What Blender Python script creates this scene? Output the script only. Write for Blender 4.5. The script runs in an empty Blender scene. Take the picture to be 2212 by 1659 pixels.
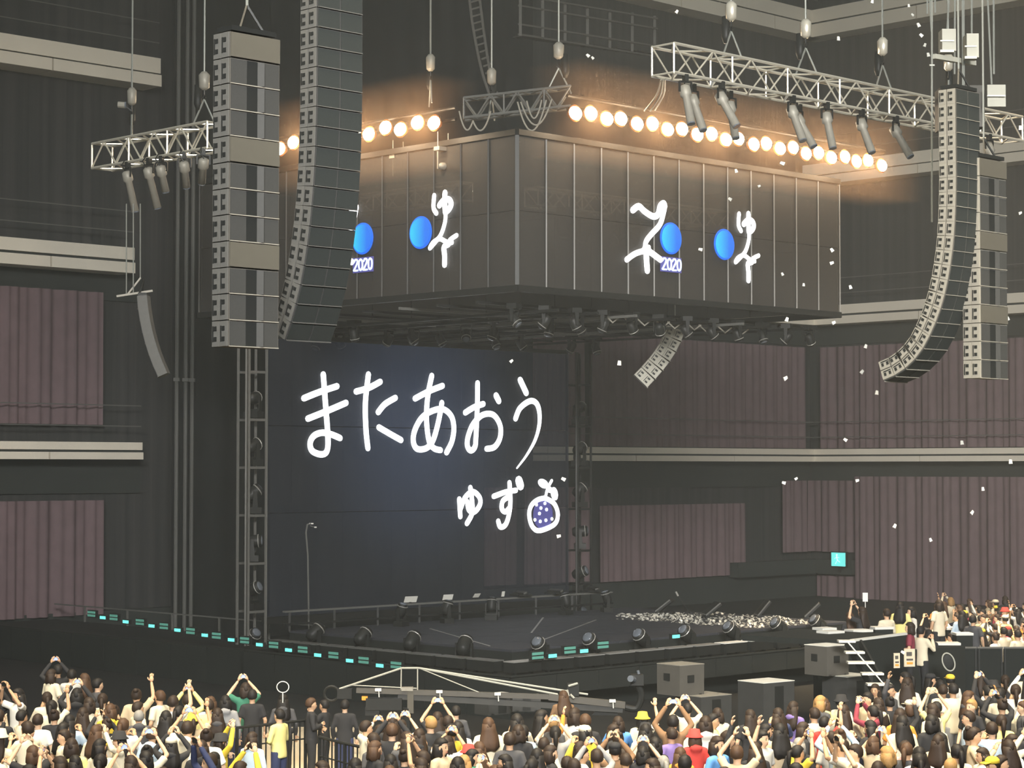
import bpy, bmesh, math, random
from mathutils import Vector as V, Matrix
rnd = random.Random(11)
sc = bpy.context.scene
COL = sc.collection

# ------------------------------------------------------------------ camera
FPX, CAMZ, PITCH = 4600.0, 6.0, math.radians(2.25)
cd = bpy.data.cameras.new('camera')
cd.sensor_fit = 'HORIZONTAL'; cd.sensor_width = 36.0; cd.lens = FPX / 2212 * 36.0
cd.clip_start = 0.5; cd.clip_end = 400
cam = bpy.data.objects.new('camera', cd); COL.objects.link(cam)
cam.location = (0, 0, CAMZ); cam.rotation_euler = (math.radians(90) + PITCH, 0, 0)
sc.camera = cam

# ------------------------------------------------------------------ world, exposure
w = bpy.data.worlds.new('arena_air'); sc.world = w; w.use_nodes = True
bg = w.node_tree.nodes['Background']
bg.inputs[0].default_value = (0.80, 0.90, 0.86, 1); bg.inputs[1].default_value = 0.20
sc.view_settings.view_transform = 'Standard'; sc.view_settings.look = 'None'
sc.view_settings.exposure = 0.0; sc.view_settings.gamma = 1.0
sc.view_settings.use_curve_mapping = False
sc.cycles.use_denoising = True
sc.cycles.max_bounces = 3; sc.cycles.diffuse_bounces = 2; sc.cycles.glossy_bounces = 2; sc.cycles.volume_bounces = 0; sc.cycles.transparent_max_bounces = 12
sc.cycles.use_adaptive_sampling = True; sc.cycles.adaptive_threshold = 0.10; sc.cycles.adaptive_min_samples = 10; sc.cycles.light_sampling_threshold = 0.02
sc.cycles.sample_clamp_indirect = 6.0

def aim(o, tgt):
    o.rotation_euler = (V(tgt) - V(o.location)).to_track_quat('-Z', 'Y').to_euler()
def area(name, loc, tgt, sx, sy, power, col, spread=180):
    l = bpy.data.lights.new(name, 'AREA'); l.shape = 'RECTANGLE'; l.size = sx; l.size_y = sy
    l.energy = power; l.color = col; l.spread = math.radians(spread)
    o = bpy.data.objects.new(name, l); COL.objects.link(o); o.location = loc; aim(o, tgt); return o
# house lights in the roof above the standing audience; unseen fill washes added behind the camera
area('house_light', (-5, 31, 26), (-3, 35, 0), 24, 8, 2900, (1.0, 0.85, 0.60), 55)
area('house_light', (9, 35, 26), (9, 38, 0), 16, 8, 2100, (1.0, 0.85, 0.60), 55)
area('house_light', (15, 58, 26), (15, 61, 0), 9, 8, 2300, (1.0, 0.78, 0.52), 42)
area('fill_wash', (2, -6, 22), (-1, 60, 2), 24, 6, 3700, (1.0, 0.99, 0.97), 48)
area('fill_wash', (16, -6, 22), (24, 88, 5), 12, 6, 2000, (1.0, 0.99, 0.96), 44)

# ------------------------------------------------------------------ picture measurements -> places
cp, sp = math.cos(PITCH), math.sin(PITCH)
def ray(px, py):
    dx = (px - 1106.0) / FPX; dy = (829.5 - py) / FPX
    return V((dx, cp - dy * sp, sp + dy * cp))
def W(px, py, Y):            # the point seen at a pixel, Y metres ahead
    d = ray(px, py); return V((0, 0, CAMZ)) + d * (Y / d.y)
def G(px, py, z):            # the point seen at a pixel on a level plane
    d = ray(px, py); return V((0, 0, CAMZ)) + d * ((z - CAMZ) / d.z)
def PL(px, py, p, n):        # the point seen at a pixel on a plane
    d = ray(px, py); o = V((0, 0, CAMZ)); return o + d * ((V(p) - o).dot(n) / d.dot(n))
A = math.radians(44.5)       # the hall, the stage and the rigging share two axes
R = V((math.cos(A), math.sin(A), 0)); L = V((-math.sin(A), math.cos(A), 0)); Z = V((0, 0, 1))

# ------------------------------------------------------------------ materials
def mat(name, col, rough=0.6, metal=0.0, var=0.0, scale=8.0, emit=None, es=0.0, bump=0.0, spec=0.3):
    m = bpy.data.materials.new(name); m.use_nodes = True; nt = m.node_tree
    b = nt.nodes['Principled BSDF']
    b.inputs['Base Color'].default_value = (*col, 1); b.inputs['Roughness'].default_value = rough
    b.inputs['Metallic'].default_value = metal; b.inputs['Specular IOR Level'].default_value = spec
    if var or bump:
        tc = nt.nodes.new('ShaderNodeTexCoord'); no = nt.nodes.new('ShaderNodeTexNoise')
        no.inputs['Scale'].default_value = scale; no.inputs['Detail'].default_value = 4
        nt.links.new(tc.outputs['Object'], no.inputs['Vector'])
        if var:
            mx = nt.nodes.new('ShaderNodeMix'); mx.data_type = 'RGBA'
            mx.inputs[6].default_value = (*[c * (1 - var) for c in col], 1)
            mx.inputs[7].default_value = (*[min(1, c * (1 + var)) for c in col], 1)
            nt.links.new(no.outputs['Fac'], mx.inputs[0]); nt.links.new(mx.outputs[2], b.inputs['Base Color'])
        if bump:
            bp = nt.nodes.new('ShaderNodeBump'); bp.inputs['Strength'].default_value = bump
            nt.links.new(no.outputs['Fac'], bp.inputs['Height']); nt.links.new(bp.outputs[0], b.inputs['Normal'])
    if emit:
        b.inputs['Emission Color'].default_value = (*emit, 1); b.inputs['Emission Strength'].default_value = es; m.cycles.emission_sampling = 'NONE'
    return m
def slat_mat(name, c1, c2, scale, rough=0.8):     # fine upright grooves too narrow to tell apart
    m = mat(name, c1, rough); nt = m.node_tree; b = nt.nodes['Principled BSDF']
    tc = nt.nodes.new('ShaderNodeTexCoord'); mp = nt.nodes.new('ShaderNodeMapping')
    mp.inputs['Scale'].default_value = (scale, scale * 0.02, scale * 0.012)
    no = nt.nodes.new('ShaderNodeTexNoise'); no.inputs['Scale'].default_value = 1.0; no.inputs['Detail'].default_value = 3
    mx = nt.nodes.new('ShaderNodeMix'); mx.data_type = 'RGBA'
    mx.inputs[6].default_value = (*c1, 1); mx.inputs[7].default_value = (*c2, 1)
    cr = nt.nodes.new('ShaderNodeValToRGB'); cr.color_ramp.elements[0].position = 0.35; cr.color_ramp.elements[1].position = 0.65
    nt.links.new(tc.outputs['Object'], mp.inputs[0]); nt.links.new(mp.outputs[0], no.inputs['Vector'])
    nt.links.new(no.outputs['Fac'], cr.inputs[0]); nt.links.new(cr.outputs[0], mx.inputs[0])
    nt.links.new(mx.outputs[2], b.inputs['Base Color'])
    bp = nt.nodes.new('ShaderNodeBump'); bp.inputs['Strength'].default_value = 0.4; bp.inputs['Distance'].default_value = 0.05
    nt.links.new(no.outputs['Fac'], bp.inputs['Height']); nt.links.new(bp.outputs[0], b.inputs['Normal'])
    return m
def mesh_mat(name, col, opacity, emit=None, es=0.0, center=None, radius=4.0):   # see-through LED lattice
    m = bpy.data.materials.new(name); m.use_nodes = True; nt = m.node_tree; b = nt.nodes['Principled BSDF']; m.cycles.emission_sampling = 'NONE'
    b.inputs['Base Color'].default_value = (*col, 1); b.inputs['Roughness'].default_value = 0.65
    tr = nt.nodes.new('ShaderNodeBsdfTransparent'); mx = nt.nodes.new('ShaderNodeMixShader')
    mx.inputs[0].default_value = opacity
    out = nt.nodes['Material Output']
    nt.links.new(tr.outputs[0], mx.inputs[1]); nt.links.new(b.outputs[0], mx.inputs[2]); nt.links.new(mx.outputs[0], out.inputs[0])
    if emit:
        b.inputs['Emission Color'].default_value = (*emit, 1)
        if center is None:
            b.inputs['Emission Strength'].default_value = es
        else:                                       # the picture shown: a soft navy pool behind the writing
            ge = nt.nodes.new('ShaderNodeNewGeometry'); d = nt.nodes.new('ShaderNodeVectorMath'); d.operation = 'DISTANCE'
            d.inputs[1].default_value = center
            mr = nt.nodes.new('ShaderNodeMapRange'); mr.interpolation_type = 'SMOOTHSTEP'
            mr.inputs[1].default_value = 0; mr.inputs[2].default_value = radius; mr.inputs[3].default_value = es; mr.inputs[4].default_value = es * 0.12
            nt.links.new(ge.outputs['Position'], d.inputs[0]); nt.links.new(d.outputs['Value'], mr.inputs[0])
            nt.links.new(mr.outputs[0], b.inputs['Emission Strength'])
    return m
M = {}
M['floor'] = mat('floor_cover', (0.030, 0.030, 0.028), 0.7, var=0.2, scale=0.8)
M['wall'] = slat_mat('wall_slats', (0.040, 0.043, 0.042), (0.064, 0.063, 0.062), 3.2)
M['walld'] = mat('wall_dark', (0.042, 0.048, 0.044), 0.8, var=0.2, scale=0.6)
M['fascia'] = mat('fascia_cream', (0.86, 0.79, 0.66), 0.6, var=0.10, scale=0.4)
M['curtain'] = mat('curtain_maroon', (0.185, 0.130, 0.138), 0.9, var=0.2, scale=2.0)
M['drape'] = mat('drape_black', (0.015, 0.017, 0.017), 0.9, var=0.25, scale=0.8)
M['rail'] = mat('rail_grey', (0.13, 0.13, 0.12), 0.5)
M['blackm'] = mat('black_metal', (0.022, 0.023, 0.022), 0.45, 0.2)
M['black'] = mat('black_plastic', (0.017, 0.018, 0.017), 0.5, var=0.2, scale=6)
M['steel'] = mat('steel_cable', (0.30, 0.31, 0.28), 0.5, 0.3)
M['alu'] = mat('truss_aluminium', (0.86, 0.80, 0.66), 0.32, 0.55)
M['deck'] = mat('stage_deck', (0.052, 0.054, 0.064), 0.6, var=0.25, scale=1.2, spec=0.12)
M['skirt'] = mat('stage_skirt', (0.022, 0.024, 0.021), 0.8, var=0.2, scale=1.0)
M['skirtb'] = mat('stage_skirt_black', (0.018, 0.021, 0.019), 0.85, var=0.2, scale=1.0)
M['lip'] = mat('stage_trim', (0.40, 0.39, 0.36), 0.4, 0.3)
M['cab'] = mat('cabinet_grey', (0.098, 0.092, 0.080), 0.6, var=0.12, scale=5)
M['cabd'] = mat('cabinet_dark', (0.052, 0.052, 0.050), 0.6, var=0.15, scale=5)
M['cabl'] = mat('cabinet_panel', (0.10, 0.092, 0.073), 0.55, var=0.08, scale=5)
M['grille'] = mat('grille_grey', (0.050, 0.050, 0.047), 0.6, var=0.1, scale=30)
M['grilled'] = mat('grille_dark', (0.030, 0.034, 0.032), 0.6, var=0.15, scale=30)
M['horn'] = mat('waveguide_dark', (0.016, 0.017, 0.016), 0.6)
M['plate'] = mat('rigging_plate', (0.34, 0.32, 0.27), 0.5, 0.2, var=0.12, scale=9)
M['plated'] = mat('rigging_plate_dark', (0.12, 0.118, 0.108), 0.55, var=0.15, scale=9)
M['pale'] = mat('box_pale', (0.46, 0.45, 0.38), 0.6, var=0.08, scale=4)
M['teal'] = mat('lamp_teal', (0.1, 0.4, 0.35), 0.4, emit=(0.18, 0.95, 0.80), es=1.15)
M['tealdim'] = mat('lamp_teal_dim', (0.12, 0.30, 0.24), 0.4, emit=(0.10, 0.42, 0.31), es=0.32)
M['hot'] = mat('lamp_hot', (1, 0.9, 0.7), 0.4, emit=(1.0, 0.90, 0.68), es=26.0)
M['halo'] = mat('lamp_halo_orange', (0.95, 0.32, 0.10), 0.35, 0.3)  # orange fringe around the bulbs put into the can's colour
M['lens'] = mat('lens_glass', (0.16, 0.18, 0.21), 0.12, 0.2, spec=0.8)
M['white'] = mat('paper_white', (0.78, 0.77, 0.70), 0.6)
M['ink'] = mat('print_dark', (0.10, 0.09, 0.08), 0.7)
M['orange'] = mat('print_orange', (0.85, 0.35, 0.05), 0.7)
M['conf'] = mat('confetti_silver', (0.80, 0.78, 0.70), 0.35, 0.4)
M['stroke'] = mat('led_white', (0.8, 0.8, 0.8), 0.5, emit=(0.94, 0.97, 1.0), es=1.9)
M['strokeb'] = mat('led_bluewhite', (0.6, 0.7, 0.9), 0.5, emit=(0.62, 0.78, 1.0), es=1.2)
M['violet'] = mat('led_violet', (0.1, 0.1, 0.3), 0.5, emit=(0.05, 0.04, 0.22), es=0.45)
M['rim'] = mat('led_blue_rim', (0.02, 0.1, 0.5), 0.5, emit=(0.008, 0.11, 0.62), es=1.0)
M['strip'] = mat('led_strip_edge', (0.15, 0.148, 0.14), 0.5, 0.2)
M['led'] = mesh_mat('led_lattice', (0.050, 0.047, 0.043), 0.70)
M['ledback'] = mesh_mat('led_lattice_rear', (0.060, 0.060, 0.056), 0.92)
def disc_mat():
    m = mat('led_blue_disc', (0.01, 0.03, 0.08), 0.6); nt = m.node_tree; b = nt.nodes['Principled BSDF']
    tc = nt.nodes.new('ShaderNodeTexCoord'); gr = nt.nodes.new('ShaderNodeSeparateXYZ')
    cr = nt.nodes.new('ShaderNodeValToRGB')
    cr.color_ramp.elements[0].position = 0.1; cr.color_ramp.elements[0].color = (0.03, 0.66, 0.98, 1)
    cr.color_ramp.elements[1].position = 0.75; cr.color_ramp.elements[1].color = (0.012, 0.20, 0.95, 1)
    nt.links.new(tc.outputs['Generated'], gr.inputs[0]); nt.links.new(gr.outputs[0], cr.inputs[0])
    nt.links.new(cr.outputs[0], b.inputs['Emission Color']); b.inputs['Emission Strength'].default_value = 0.95; m.cycles.emission_sampling = 'NONE'
    return m
M['disc'] = disc_mat()
def sign_mat():
    return mat('exit_sign_face', (0.2, 0.8, 0.7), 0.4, emit=(0.13, 0.72, 0.70), es=1.0)
M['exit'] = sign_mat()

# ------------------------------------------------------------------ mesh helpers
class MB:
    def __init__(s): s.v = []; s.f = []; s.m = []
    def add(s, vs, fs, mi=0):
        o = len(s.v); s.v += [tuple(v) for v in vs]; s.f += [tuple(i + o for i in f) for f in fs]; s.m += [mi] * len(fs); return s
    def box(s, c, d, rot=None, mi=0):
        c = V(c); q = []
        for x in (-.5, .5):
            for y in (-.5, .5):
                for z in (-.5, .5):
                    p = V((x * d[0], y * d[1], z * d[2])); q.append(c + (rot @ p if rot else p))
        return s.add(q, [(0, 1, 3, 2), (4, 6, 7, 5), (0, 4, 5, 1), (2, 3, 7, 6), (0, 2, 6, 4), (1, 5, 7, 3)], mi)
    def hexa(s, b, t, mi=0):       # four bottom corners, four top corners
        return s.add(list(b) + list(t), [(3, 2, 1, 0), (4, 5, 6, 7), (0, 1, 5, 4), (1, 2, 6, 5), (2, 3, 7, 6), (3, 0, 4, 7)], mi)
    def bar(s, a, b, w, h=None, mi=0):
        a = V(a); b = V(b); d = b - a; ln = d.length
        if ln < 1e-6: return s
        q = d.to_track_quat('Y', 'Z').to_matrix()
        return s.box((a + b) / 2, (w, ln, h or w), q, mi)
    def tube(s, pts, r, n=6, mi=0, cap=True):
        pts = [V(p) for p in pts]; k = len(pts); rr = r if isinstance(r, (list, tuple)) else [r] * k
        vs = []; up = None
        for i, p in enumerate(pts):
            t = (pts[min(i + 1, k - 1)] - pts[max(i - 1, 0)]).normalized()
            ref = V((0, 0, 1)) if abs(t.z) < 0.9 else V((1, 0, 0))
            if up is not None:
                ref = up
            x = t.cross(ref)
            if x.length < 1e-4: x = t.cross(V((0, 1, 0)))
            x.normalize(); y = x.cross(t).normalized(); up = y
            for j in range(n):
                a = 2 * math.pi * j / n; vs.append(p + x * (math.cos(a) * rr[i]) + y * (math.sin(a) * rr[i]))
        fs = [(i * n + j, i * n + (j + 1) % n, (i + 1) * n + (j + 1) % n, (i + 1) * n + j) for i in range(k - 1) for j in range(n)]
        if cap: fs += [tuple(range(n - 1, -1, -1)), tuple((k - 1) * n + j for j in range(n))]
        return s.add(vs, fs, mi)
    def loft(s, rings, n=14, mi=0):  # (centre, rx, ry)
        vs = []
        for c, rx, ry in rings:
            for j in range(n):
                a = 2 * math.pi * j / n; vs.append((c[0] + math.cos(a) * rx, c[1] + math.sin(a) * ry, c[2]))
        k = len(rings)
        fs = [(i * n + j, i * n + (j + 1) % n, (i + 1) * n + (j + 1) % n, (i + 1) * n + j) for i in range(k - 1) for j in range(n)]
        fs += [tuple(range(n - 1, -1, -1)), tuple((k - 1) * n + j for j in range(n))]
        return s.add(vs, fs, mi)
    def ell(s, c, r, n=12, m=8, rot=None, mi=0):
        c = V(c); vs = [c + (rot @ V((0, 0, r[2])) if rot else V((0, 0, r[2])))]
        for i in range(1, m):
            t = math.pi * i / m
            for j in range(n):
                a = 2 * math.pi * j / n
                p = V((math.sin(t) * math.cos(a) * r[0], math.sin(t) * math.sin(a) * r[1], math.cos(t) * r[2]))
                vs.append(c + (rot @ p if rot else p))
        p = V((0, 0, -r[2])); vs.append(c + (rot @ p if rot else p))
        fs = [(0, 1 + j, 1 + (j + 1) % n) for j in range(n)]
        for i in range(m - 2):
            fs += [(1 + i * n + j, 1 + (i + 1) * n + j, 1 + (i + 1) * n + (j + 1) % n, 1 + i * n + (j + 1) % n) for j in range(n)]
        e = len(vs) - 1; b = 1 + (m - 2) * n
        fs += [(e, b + (j + 1) % n, b + j) for j in range(n)]
        return s.add(vs, fs, mi)
    def cyl(s, a, b, r, n=10, mi=0): return s.tube([a, b], r, n, mi)
    def mesh(s, name, mats, smooth=False, off=None):
        me = bpy.data.meshes.new(name)
        vs = s.v if off is None else [(v[0] - off[0], v[1] - off[1], v[2] - off[2]) for v in s.v]
        me.from_pydata(vs, [], s.f); 
        for m_ in (mats if isinstance(mats, (list, tuple)) else [mats]): me.materials.append(m_)
        if any(s.m): me.polygons.foreach_set('material_index', s.m)
        if smooth: me.polygons.foreach_set('use_smooth', [True] * len(s.f))
        bm = bmesh.new(); bm.from_mesh(me); bmesh.ops.recalc_face_normals(bm, faces=bm.faces); bm.to_mesh(me); bm.free()
        me.update(); return me
def link(name, me, parent=None, loc=(0, 0, 0), rot=None):
    o = bpy.data.objects.new(name, me); COL.objects.link(o); o.location = loc
    if rot is not None: o.rotation_euler = rot
    if parent is not None: o.parent = parent
    return o
def tag(o, label=None, cat=None, group=None, kind=None):
    if label: o['label'] = label
    if cat: o['category'] = cat
    if group: o['group'] = group
    if kind: o['kind'] = kind
    return o
def thing(name, label, cat, loc, rz=0.0, group=None):
    o = link(name, None, None, loc, (0, 0, rz)); return tag(o, label, cat, group)
def part(name, mb, mats, parent, smooth=False, label=None):      # geometry given in world places under an unturned parent
    off = V((0, 0, 0)); p = parent
    while p is not None: off += V(p.location); p = p.parent
    o = link(name, mb.mesh(name, mats, smooth, off), parent)
    if label: o['label'] = label
    return o
def lpart(name, mb, mats, parent, smooth=False): return link(name, mb.mesh(name, mats, smooth), parent)   # geometry in the parent's own frame
def solo(name, mb, mats, label, cat, group=None, smooth=False, base=None, kind=None):
    xs = [v[0] for v in mb.v]; ys = [v[1] for v in mb.v]; zs = [v[2] for v in mb.v]
    b = base or ((min(xs) + max(xs)) / 2, (min(ys) + max(ys)) / 2, min(zs))
    return tag(link(name, mb.mesh(name, mats, smooth, b), None, b), label, cat, group, kind)
def copy_tree(o, parent=None):
    c = o.copy(); COL.objects.link(c); c.parent = parent
    for ch in list(o.children): copy_tree(ch, c)
    return c
def cat_rom(p, per=6):
    if len(p) < 3: return [V(q) for q in p]
    p = [V(q) for q in p]; out = []
    for i in range(len(p) - 1):
        a = p[max(i - 1, 0)]; b = p[i]; c = p[i + 1]; d = p[min(i + 2, len(p) - 1)]
        for k in range(per):
            t = k / per
            out.append(0.5 * ((2 * b) + (c - a) * t + (2 * a - 5 * b + 4 * c - d) * t * t + (3 * b - a - 3 * c + d) * t ** 3))
    out.append(p[-1]); return out

# ------------------------------------------------------------------ the hall
fl = MB(); fl.add([(-60, -10, 0), (60, -10, 0), (60, 125, 0), (-60, 125, 0)], [(0, 1, 2, 3)])
tag(link('floor', fl.mesh('floor', M['floor'])), kind='structure')
M['aisle'] = mat('aisle_pale_patch', (0.66, 0.56, 0.40), 0.6, var=0.12, scale=0.8)

WL0 = V((-16.83, 70.0, 0))                      # point on the long wall at the left edge of the view
def wl(s, z=0, d=0): return WL0 + R * s - L * d + V((0, 0, z))       # along the long wall, d metres into the room
# corner of the two walls
n_ = V((0.1400, 1, 0)); t_ = 0
sC = (0.1400 * WL0.y - WL0.x) / (R.x - 0.1400 * R.y)
WC = WL0 + R * sC
def wr(s, z=0, d=0): return WC - L * s - R * d + V((0, 0, z))        # along the end wall, from the corner to the right
def slab(fn, s0, s1, z0, z1, d0, d1):
    mb = MB(); mb.hexa([fn(s0, z0, d0), fn(s1, z0, d0), fn(s1, z0, d1), fn(s0, z0, d1)],
                       [fn(s0, z1, d0), fn(s1, z1, d0), fn(s1, z1, d1), fn(s0, z1, d1)]); return mb
def struct(name, mb, m, rz=None):
    xs = mb.v[0]; o = link(name, mb.mesh(name, m, False, xs), None, xs)
    tag(o, kind='structure'); return o
def turned_slab(name, fn, rz, s0, s1, z0, z1, d0, d1, m, parent=None):   # object frame turned with the wall so grooves run upright
    base = fn(s0, z0, d0)
    mb = MB(); ln = s1 - s0; dd = d1 - d0
    mb.box((ln / 2, -dd / 2, (z1 - z0) / 2), (ln, abs(dd), z1 - z0))
    o = link(name, mb.mesh(name, m), None, base, (0, 0, rz)); tag(o, kind='structure'); return o
wall_l = turned_slab('wall_left', wl, A, -12, sC, 0, 34, -0.6, 0.0, M['wall'])
wall_r = turned_slab('wall_right', wr, A - math.pi / 2, 0, 42, 0, 34, -0.6, 0.0, M['wall'])
# balcony fronts: an upper rail strip and a lower fascia, in lengths with open joints
trim_no = 0
BANDS = [(6.28, 6.52, 6.60, 6.86), (12.62, 12.98, 13.08, 13.50), (19.15, 19.55, 19.62, 20.15), (26.1, 26.7, 26.8, 27.4)]
def band(fn, rz, s0, s1, zz, step):
    global trim_no
    trim_no += 1
    za, zb, zc, zd = zz
    base = fn(s0, za, 0)
    root = link('trim_%d' % trim_no, None, None, base, (0, 0, rz)); tag(root, kind='structure')
    def piece(nm, a, b, z0, z1, d):
        mb = MB(); mb.box(((a + b) / 2 - s0, -d / 2, (z0 + z1) / 2 - za), (b - a, d, z1 - z0)); lpart(nm, mb, M['fascia'], root)
    s = s0
    while s < s1 - 0.05:
        e = min(s + step, s1)
        piece('fascia_panel', s + 0.03, e - 0.03, za, zb, 1.1)
        s = e
    piece('rail_strip', s0, s1, zc, zd, 1.0)
    mb = MB(); mb.box(((s1 - s0) / 2, -0.45, (zb + zc) / 2 - za), (s1 - s0, 0.9, zc - zb + 0.1)); lpart('shadow_gap', mb, M['walld'], root)
    # guard wires above the front
    for k, h in enumerate((0.55, 1.25)):
        mb = MB(); mb.box(((s1 - s0) / 2, -0.9, zd - za + h), (s1 - s0, 0.03, 0.035)); lpart('guard_wire', mb, M['rail'], root)
def s_at(px):      # distance along the long wall at which a pixel column meets it
    k = (px - 1106) / FPX; return (k * WL0.y - WL0.x) / (R.x - k * R.y)
def sr_at(px):
    k = (px - 1106) / FPX; return (k * WC.y - WC.x) / (-L.x + k * L.y)
for i, b in enumerate(BANDS):
    band(wl, A, -8, s_at([272, 252, 306, 306][i]), b, 4.6)
    if i != 2: band(wl, A, s_at([1098, 1210, 1210, 1210][i]), sC - 0.4, b, 6.5)
    band(wr, A - math.pi / 2, 0.4, 30, b, 6.5)
# dark soffits below the balcony fronts
for (fn, rz, a, b) in ((wl, A, -8, s_at(300)), (wl, A, s_at(1100), sC - 0.2), (wr, A - math.pi / 2, 0.2, 30)):
    for (z0, z1) in ((12.62 - 0.9, 12.62), (6.28 - 1.15, 6.28)):
        turned_slab('trim_%d' % (trim_no + 1), fn, rz, a, b, z0, z1, 0.02, 0.12, M['walld']); trim_no += 1
# plinth wall at floor level
turned_slab('baseboard_left', wl, A, -8, s_at(1900) if s_at(1900) < sC else sC, 0, 1.15, 0.0, 0.35, M['walld'])
# pleated curtains
def curtain(fn, s0, s1, z0, z1, d, label, fold=0.42, group='maroon curtains along the walls'):
    mb = MB(); n = max(8, int((s1 - s0) / 0.10)); vs = []; ph = rnd.random() * 6
    for zi in (0, 1):
        for i in range(n + 1):
            s = s0 + (s1 - s0) * i / n
            wob = math.sin(s * 2 * math.pi / fold + ph + math.sin(s * 1.7) * 1.6) * 0.5 + math.sin(s * 2 * math.pi / (fold * 2.7) + 1) * 0.5
            vs.append(fn(s, z1 if zi else z0, d + wob * (0.17 if zi == 0 else 0.12)))
    mb.add(vs, [(i, i + 1, n + 2 + i, n + 1 + i) for i in range(n)])
    # a small thickness
    vs2 = [v - (L if fn is wl else R) * 0 + (L * 0.03 if fn is wl else R * 0.03) for v in vs]
    mb.add(vs2, [(n + 1 + i, n + 2 + i, i + 1, i) for i in range(n)])
    c = fn((s0 + s1) / 2, z0, d)
    return solo('curtain', mb, M['curtain'], label, 'curtain', group, smooth=True, base=tuple(c))
curtain(wl, -6, s_at(203), 7.45, 11.95, 0.45, 'maroon pleated curtain between the two cream balcony fronts beside the dark alcove')
curtain(wl, -6, s_at(207), 1.05, 4.9, 0.45, 'maroon pleated curtain low on the wall at the picture\'s lower left')
curtain(wl, s_at(1262), sC - 0.9, 6.9, 11.6, 0.5, 'wide maroon curtain above the balcony front behind the stage')
curtain(wr, 0.9, 28, 6.9, 11.6, 0.5, 'maroon curtain above the balcony front beside the hanging loudspeakers')
curtain(wl, s_at(985), s_at(1100), 1.3, 5.2, 0.5, 'narrow maroon curtain seen through the lower half of the large video screen')
curtain(wl, s_at(1104), s_at(1240), 1.3, 5.2, 0.9, 'maroon curtain behind the fruit drawing on the large video screen', )
curtain(wl, s_at(1275), s_at(1590), 1.2, 4.4, 0.5, 'low maroon curtain just above the back of the stage')
curtain(wl, s_at(1672), sC - 0.9, 2.1, 5.4, 0.5, 'maroon curtain in the far corner left of the lit exit sign')
curtain(wr, 0.2, sr_at(1858), 2.1, 5.4, 0.35, 'maroon curtain strip directly behind the lit exit sign')
curtain(wr, 0.6, sr_at(1858), 0.02, 1.0, 0.35, 'short maroon curtain below the ledge of the exit sign')
curtain(wr, sr_at(1862), 28, 0.02, 5.6, 0.7, 'tall maroon curtain behind the distant seated audience')
for (a, b, z0, z1) in ((s_at(1110), s_at(1240), 6.9, 11.6),):
    curtain(wl, a, b, z0, z1, 0.5, 'maroon curtain behind the upper writing on the large video screen')
# ledge with the lit exit sign
turned_slab('trim_%d' % (trim_no + 1), wl, A, s_at(1560), sC - 0.3, 1.1, 1.75, 0.3, 0.9, M['walld'])
turned_slab('trim_%d' % (trim_no + 2), wr, A - math.pi / 2, 0.3, sr_at(1860), 1.1, 1.75, 0.3, 0.8, M['walld'])
ex = PL(1812, 1224, wr(0, 0, 1.0), R)
t = thing('exit_sign', 'glowing turquoise emergency exit sign in the far corner', 'exit sign', ex, A - math.pi / 2)
lpart('housing', MB().box((0, 0.05, 0.33), (0.86, 0.14, 0.72)), M['blackm'], t)
lpart('bracket', MB().box((0, 0.05, -0.12), (0.1, 0.1, 0.25)), M['blackm'], t)
o = lpart('lit_panel', MB().box((0, -0.03, 0.33), (0.78, 0.03, 0.62)), M['exit'], t); o['label'] = 'turquoise lit panel'
pic = MB(); pic.ell((-0.08, -0.05, 0.53), (0.05, 0.012, 0.05), 8, 6); pic.bar((-0.08, -0.05, 0.48), (-0.03, -0.05, 0.30), 0.09, 0.012)
for a, b in (((-0.03, -0.05, 0.30), (0.10, -0.05, 0.20)), ((-0.03, -0.05, 0.30), (-0.16, -0.05, 0.12)), ((-0.07, -0.05, 0.45), (0.07, -0.05, 0.40)), ((-0.07, -0.05, 0.45), (-0.2, -0.05, 0.36))):
    pic.bar(a, b, 0.05, 0.012)
lpart('running_figure', pic, mat('exit_sign_figure', (0.8, 1, 0.95), 0.4, emit=(0.55, 1.0, 0.95), es=1.0), t)

# black masking drapes hung before the wall behind the stage
def drape(s0, s1, z0, z1, d, label, m='drape'):
    mb = MB(); n = max(6, int((s1 - s0) / 0.22)); vs = []
    for zi in (0, 1):
        for i in range(n + 1):
            s = s0 + (s1 - s0) * i / n
            vs.append(wl(s, z1 if zi else z0, d + math.sin(s * 5.1) * 0.05 + math.sin(s * 1.9) * 0.06))
    mb.add(vs, [(i, i + 1, n + 2 + i, n + 1 + i) for i in range(n)])
    mb.add([v + L * 0.03 for v in map(V, vs)], [(n + 1 + i, n + 2 + i, i + 1, i) for i in range(n)])
    solo('masking_drape', mb, M[m], label, 'drape', 'black masking drapes behind the stage', smooth=True, base=tuple(wl((s0 + s1) / 2, z0, d)))
drape(s_at(318), s_at(520), 0.02, 33, 1.6, 'tall black masking drape beside the maroon curtains and the slim steel posts')
drape(s_at(522), s_at(1092), 6.0, 33, 1.6, 'widest black masking drape hanging behind the writing and the hanging video cube')
drape(s_at(522), s_at(980), 0.02, 6.0, 1.7, 'black masking drape at the back of the stage under the writing')
# slim posts at the edge of the alcove
for px, lab in ((308, 'slim dark post nearest the maroon curtains'), (327, 'slim dark post in the middle of three at the alcove edge'), (341, 'slim dark post right against the tall masking drape')):
    p = wl(s_at(px), 0, 2.0); mb = MB(); mb.cyl(p, p + Z * 30, 0.07, 8); mb.box(p + Z * 0.05, (0.3, 0.3, 0.1)); mb.box(p + Z * 9, (0.2, 0.2, 0.12))
    solo('steel_post', mb, M['rail'], lab, 'post', 'posts at the alcove edge')
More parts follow.
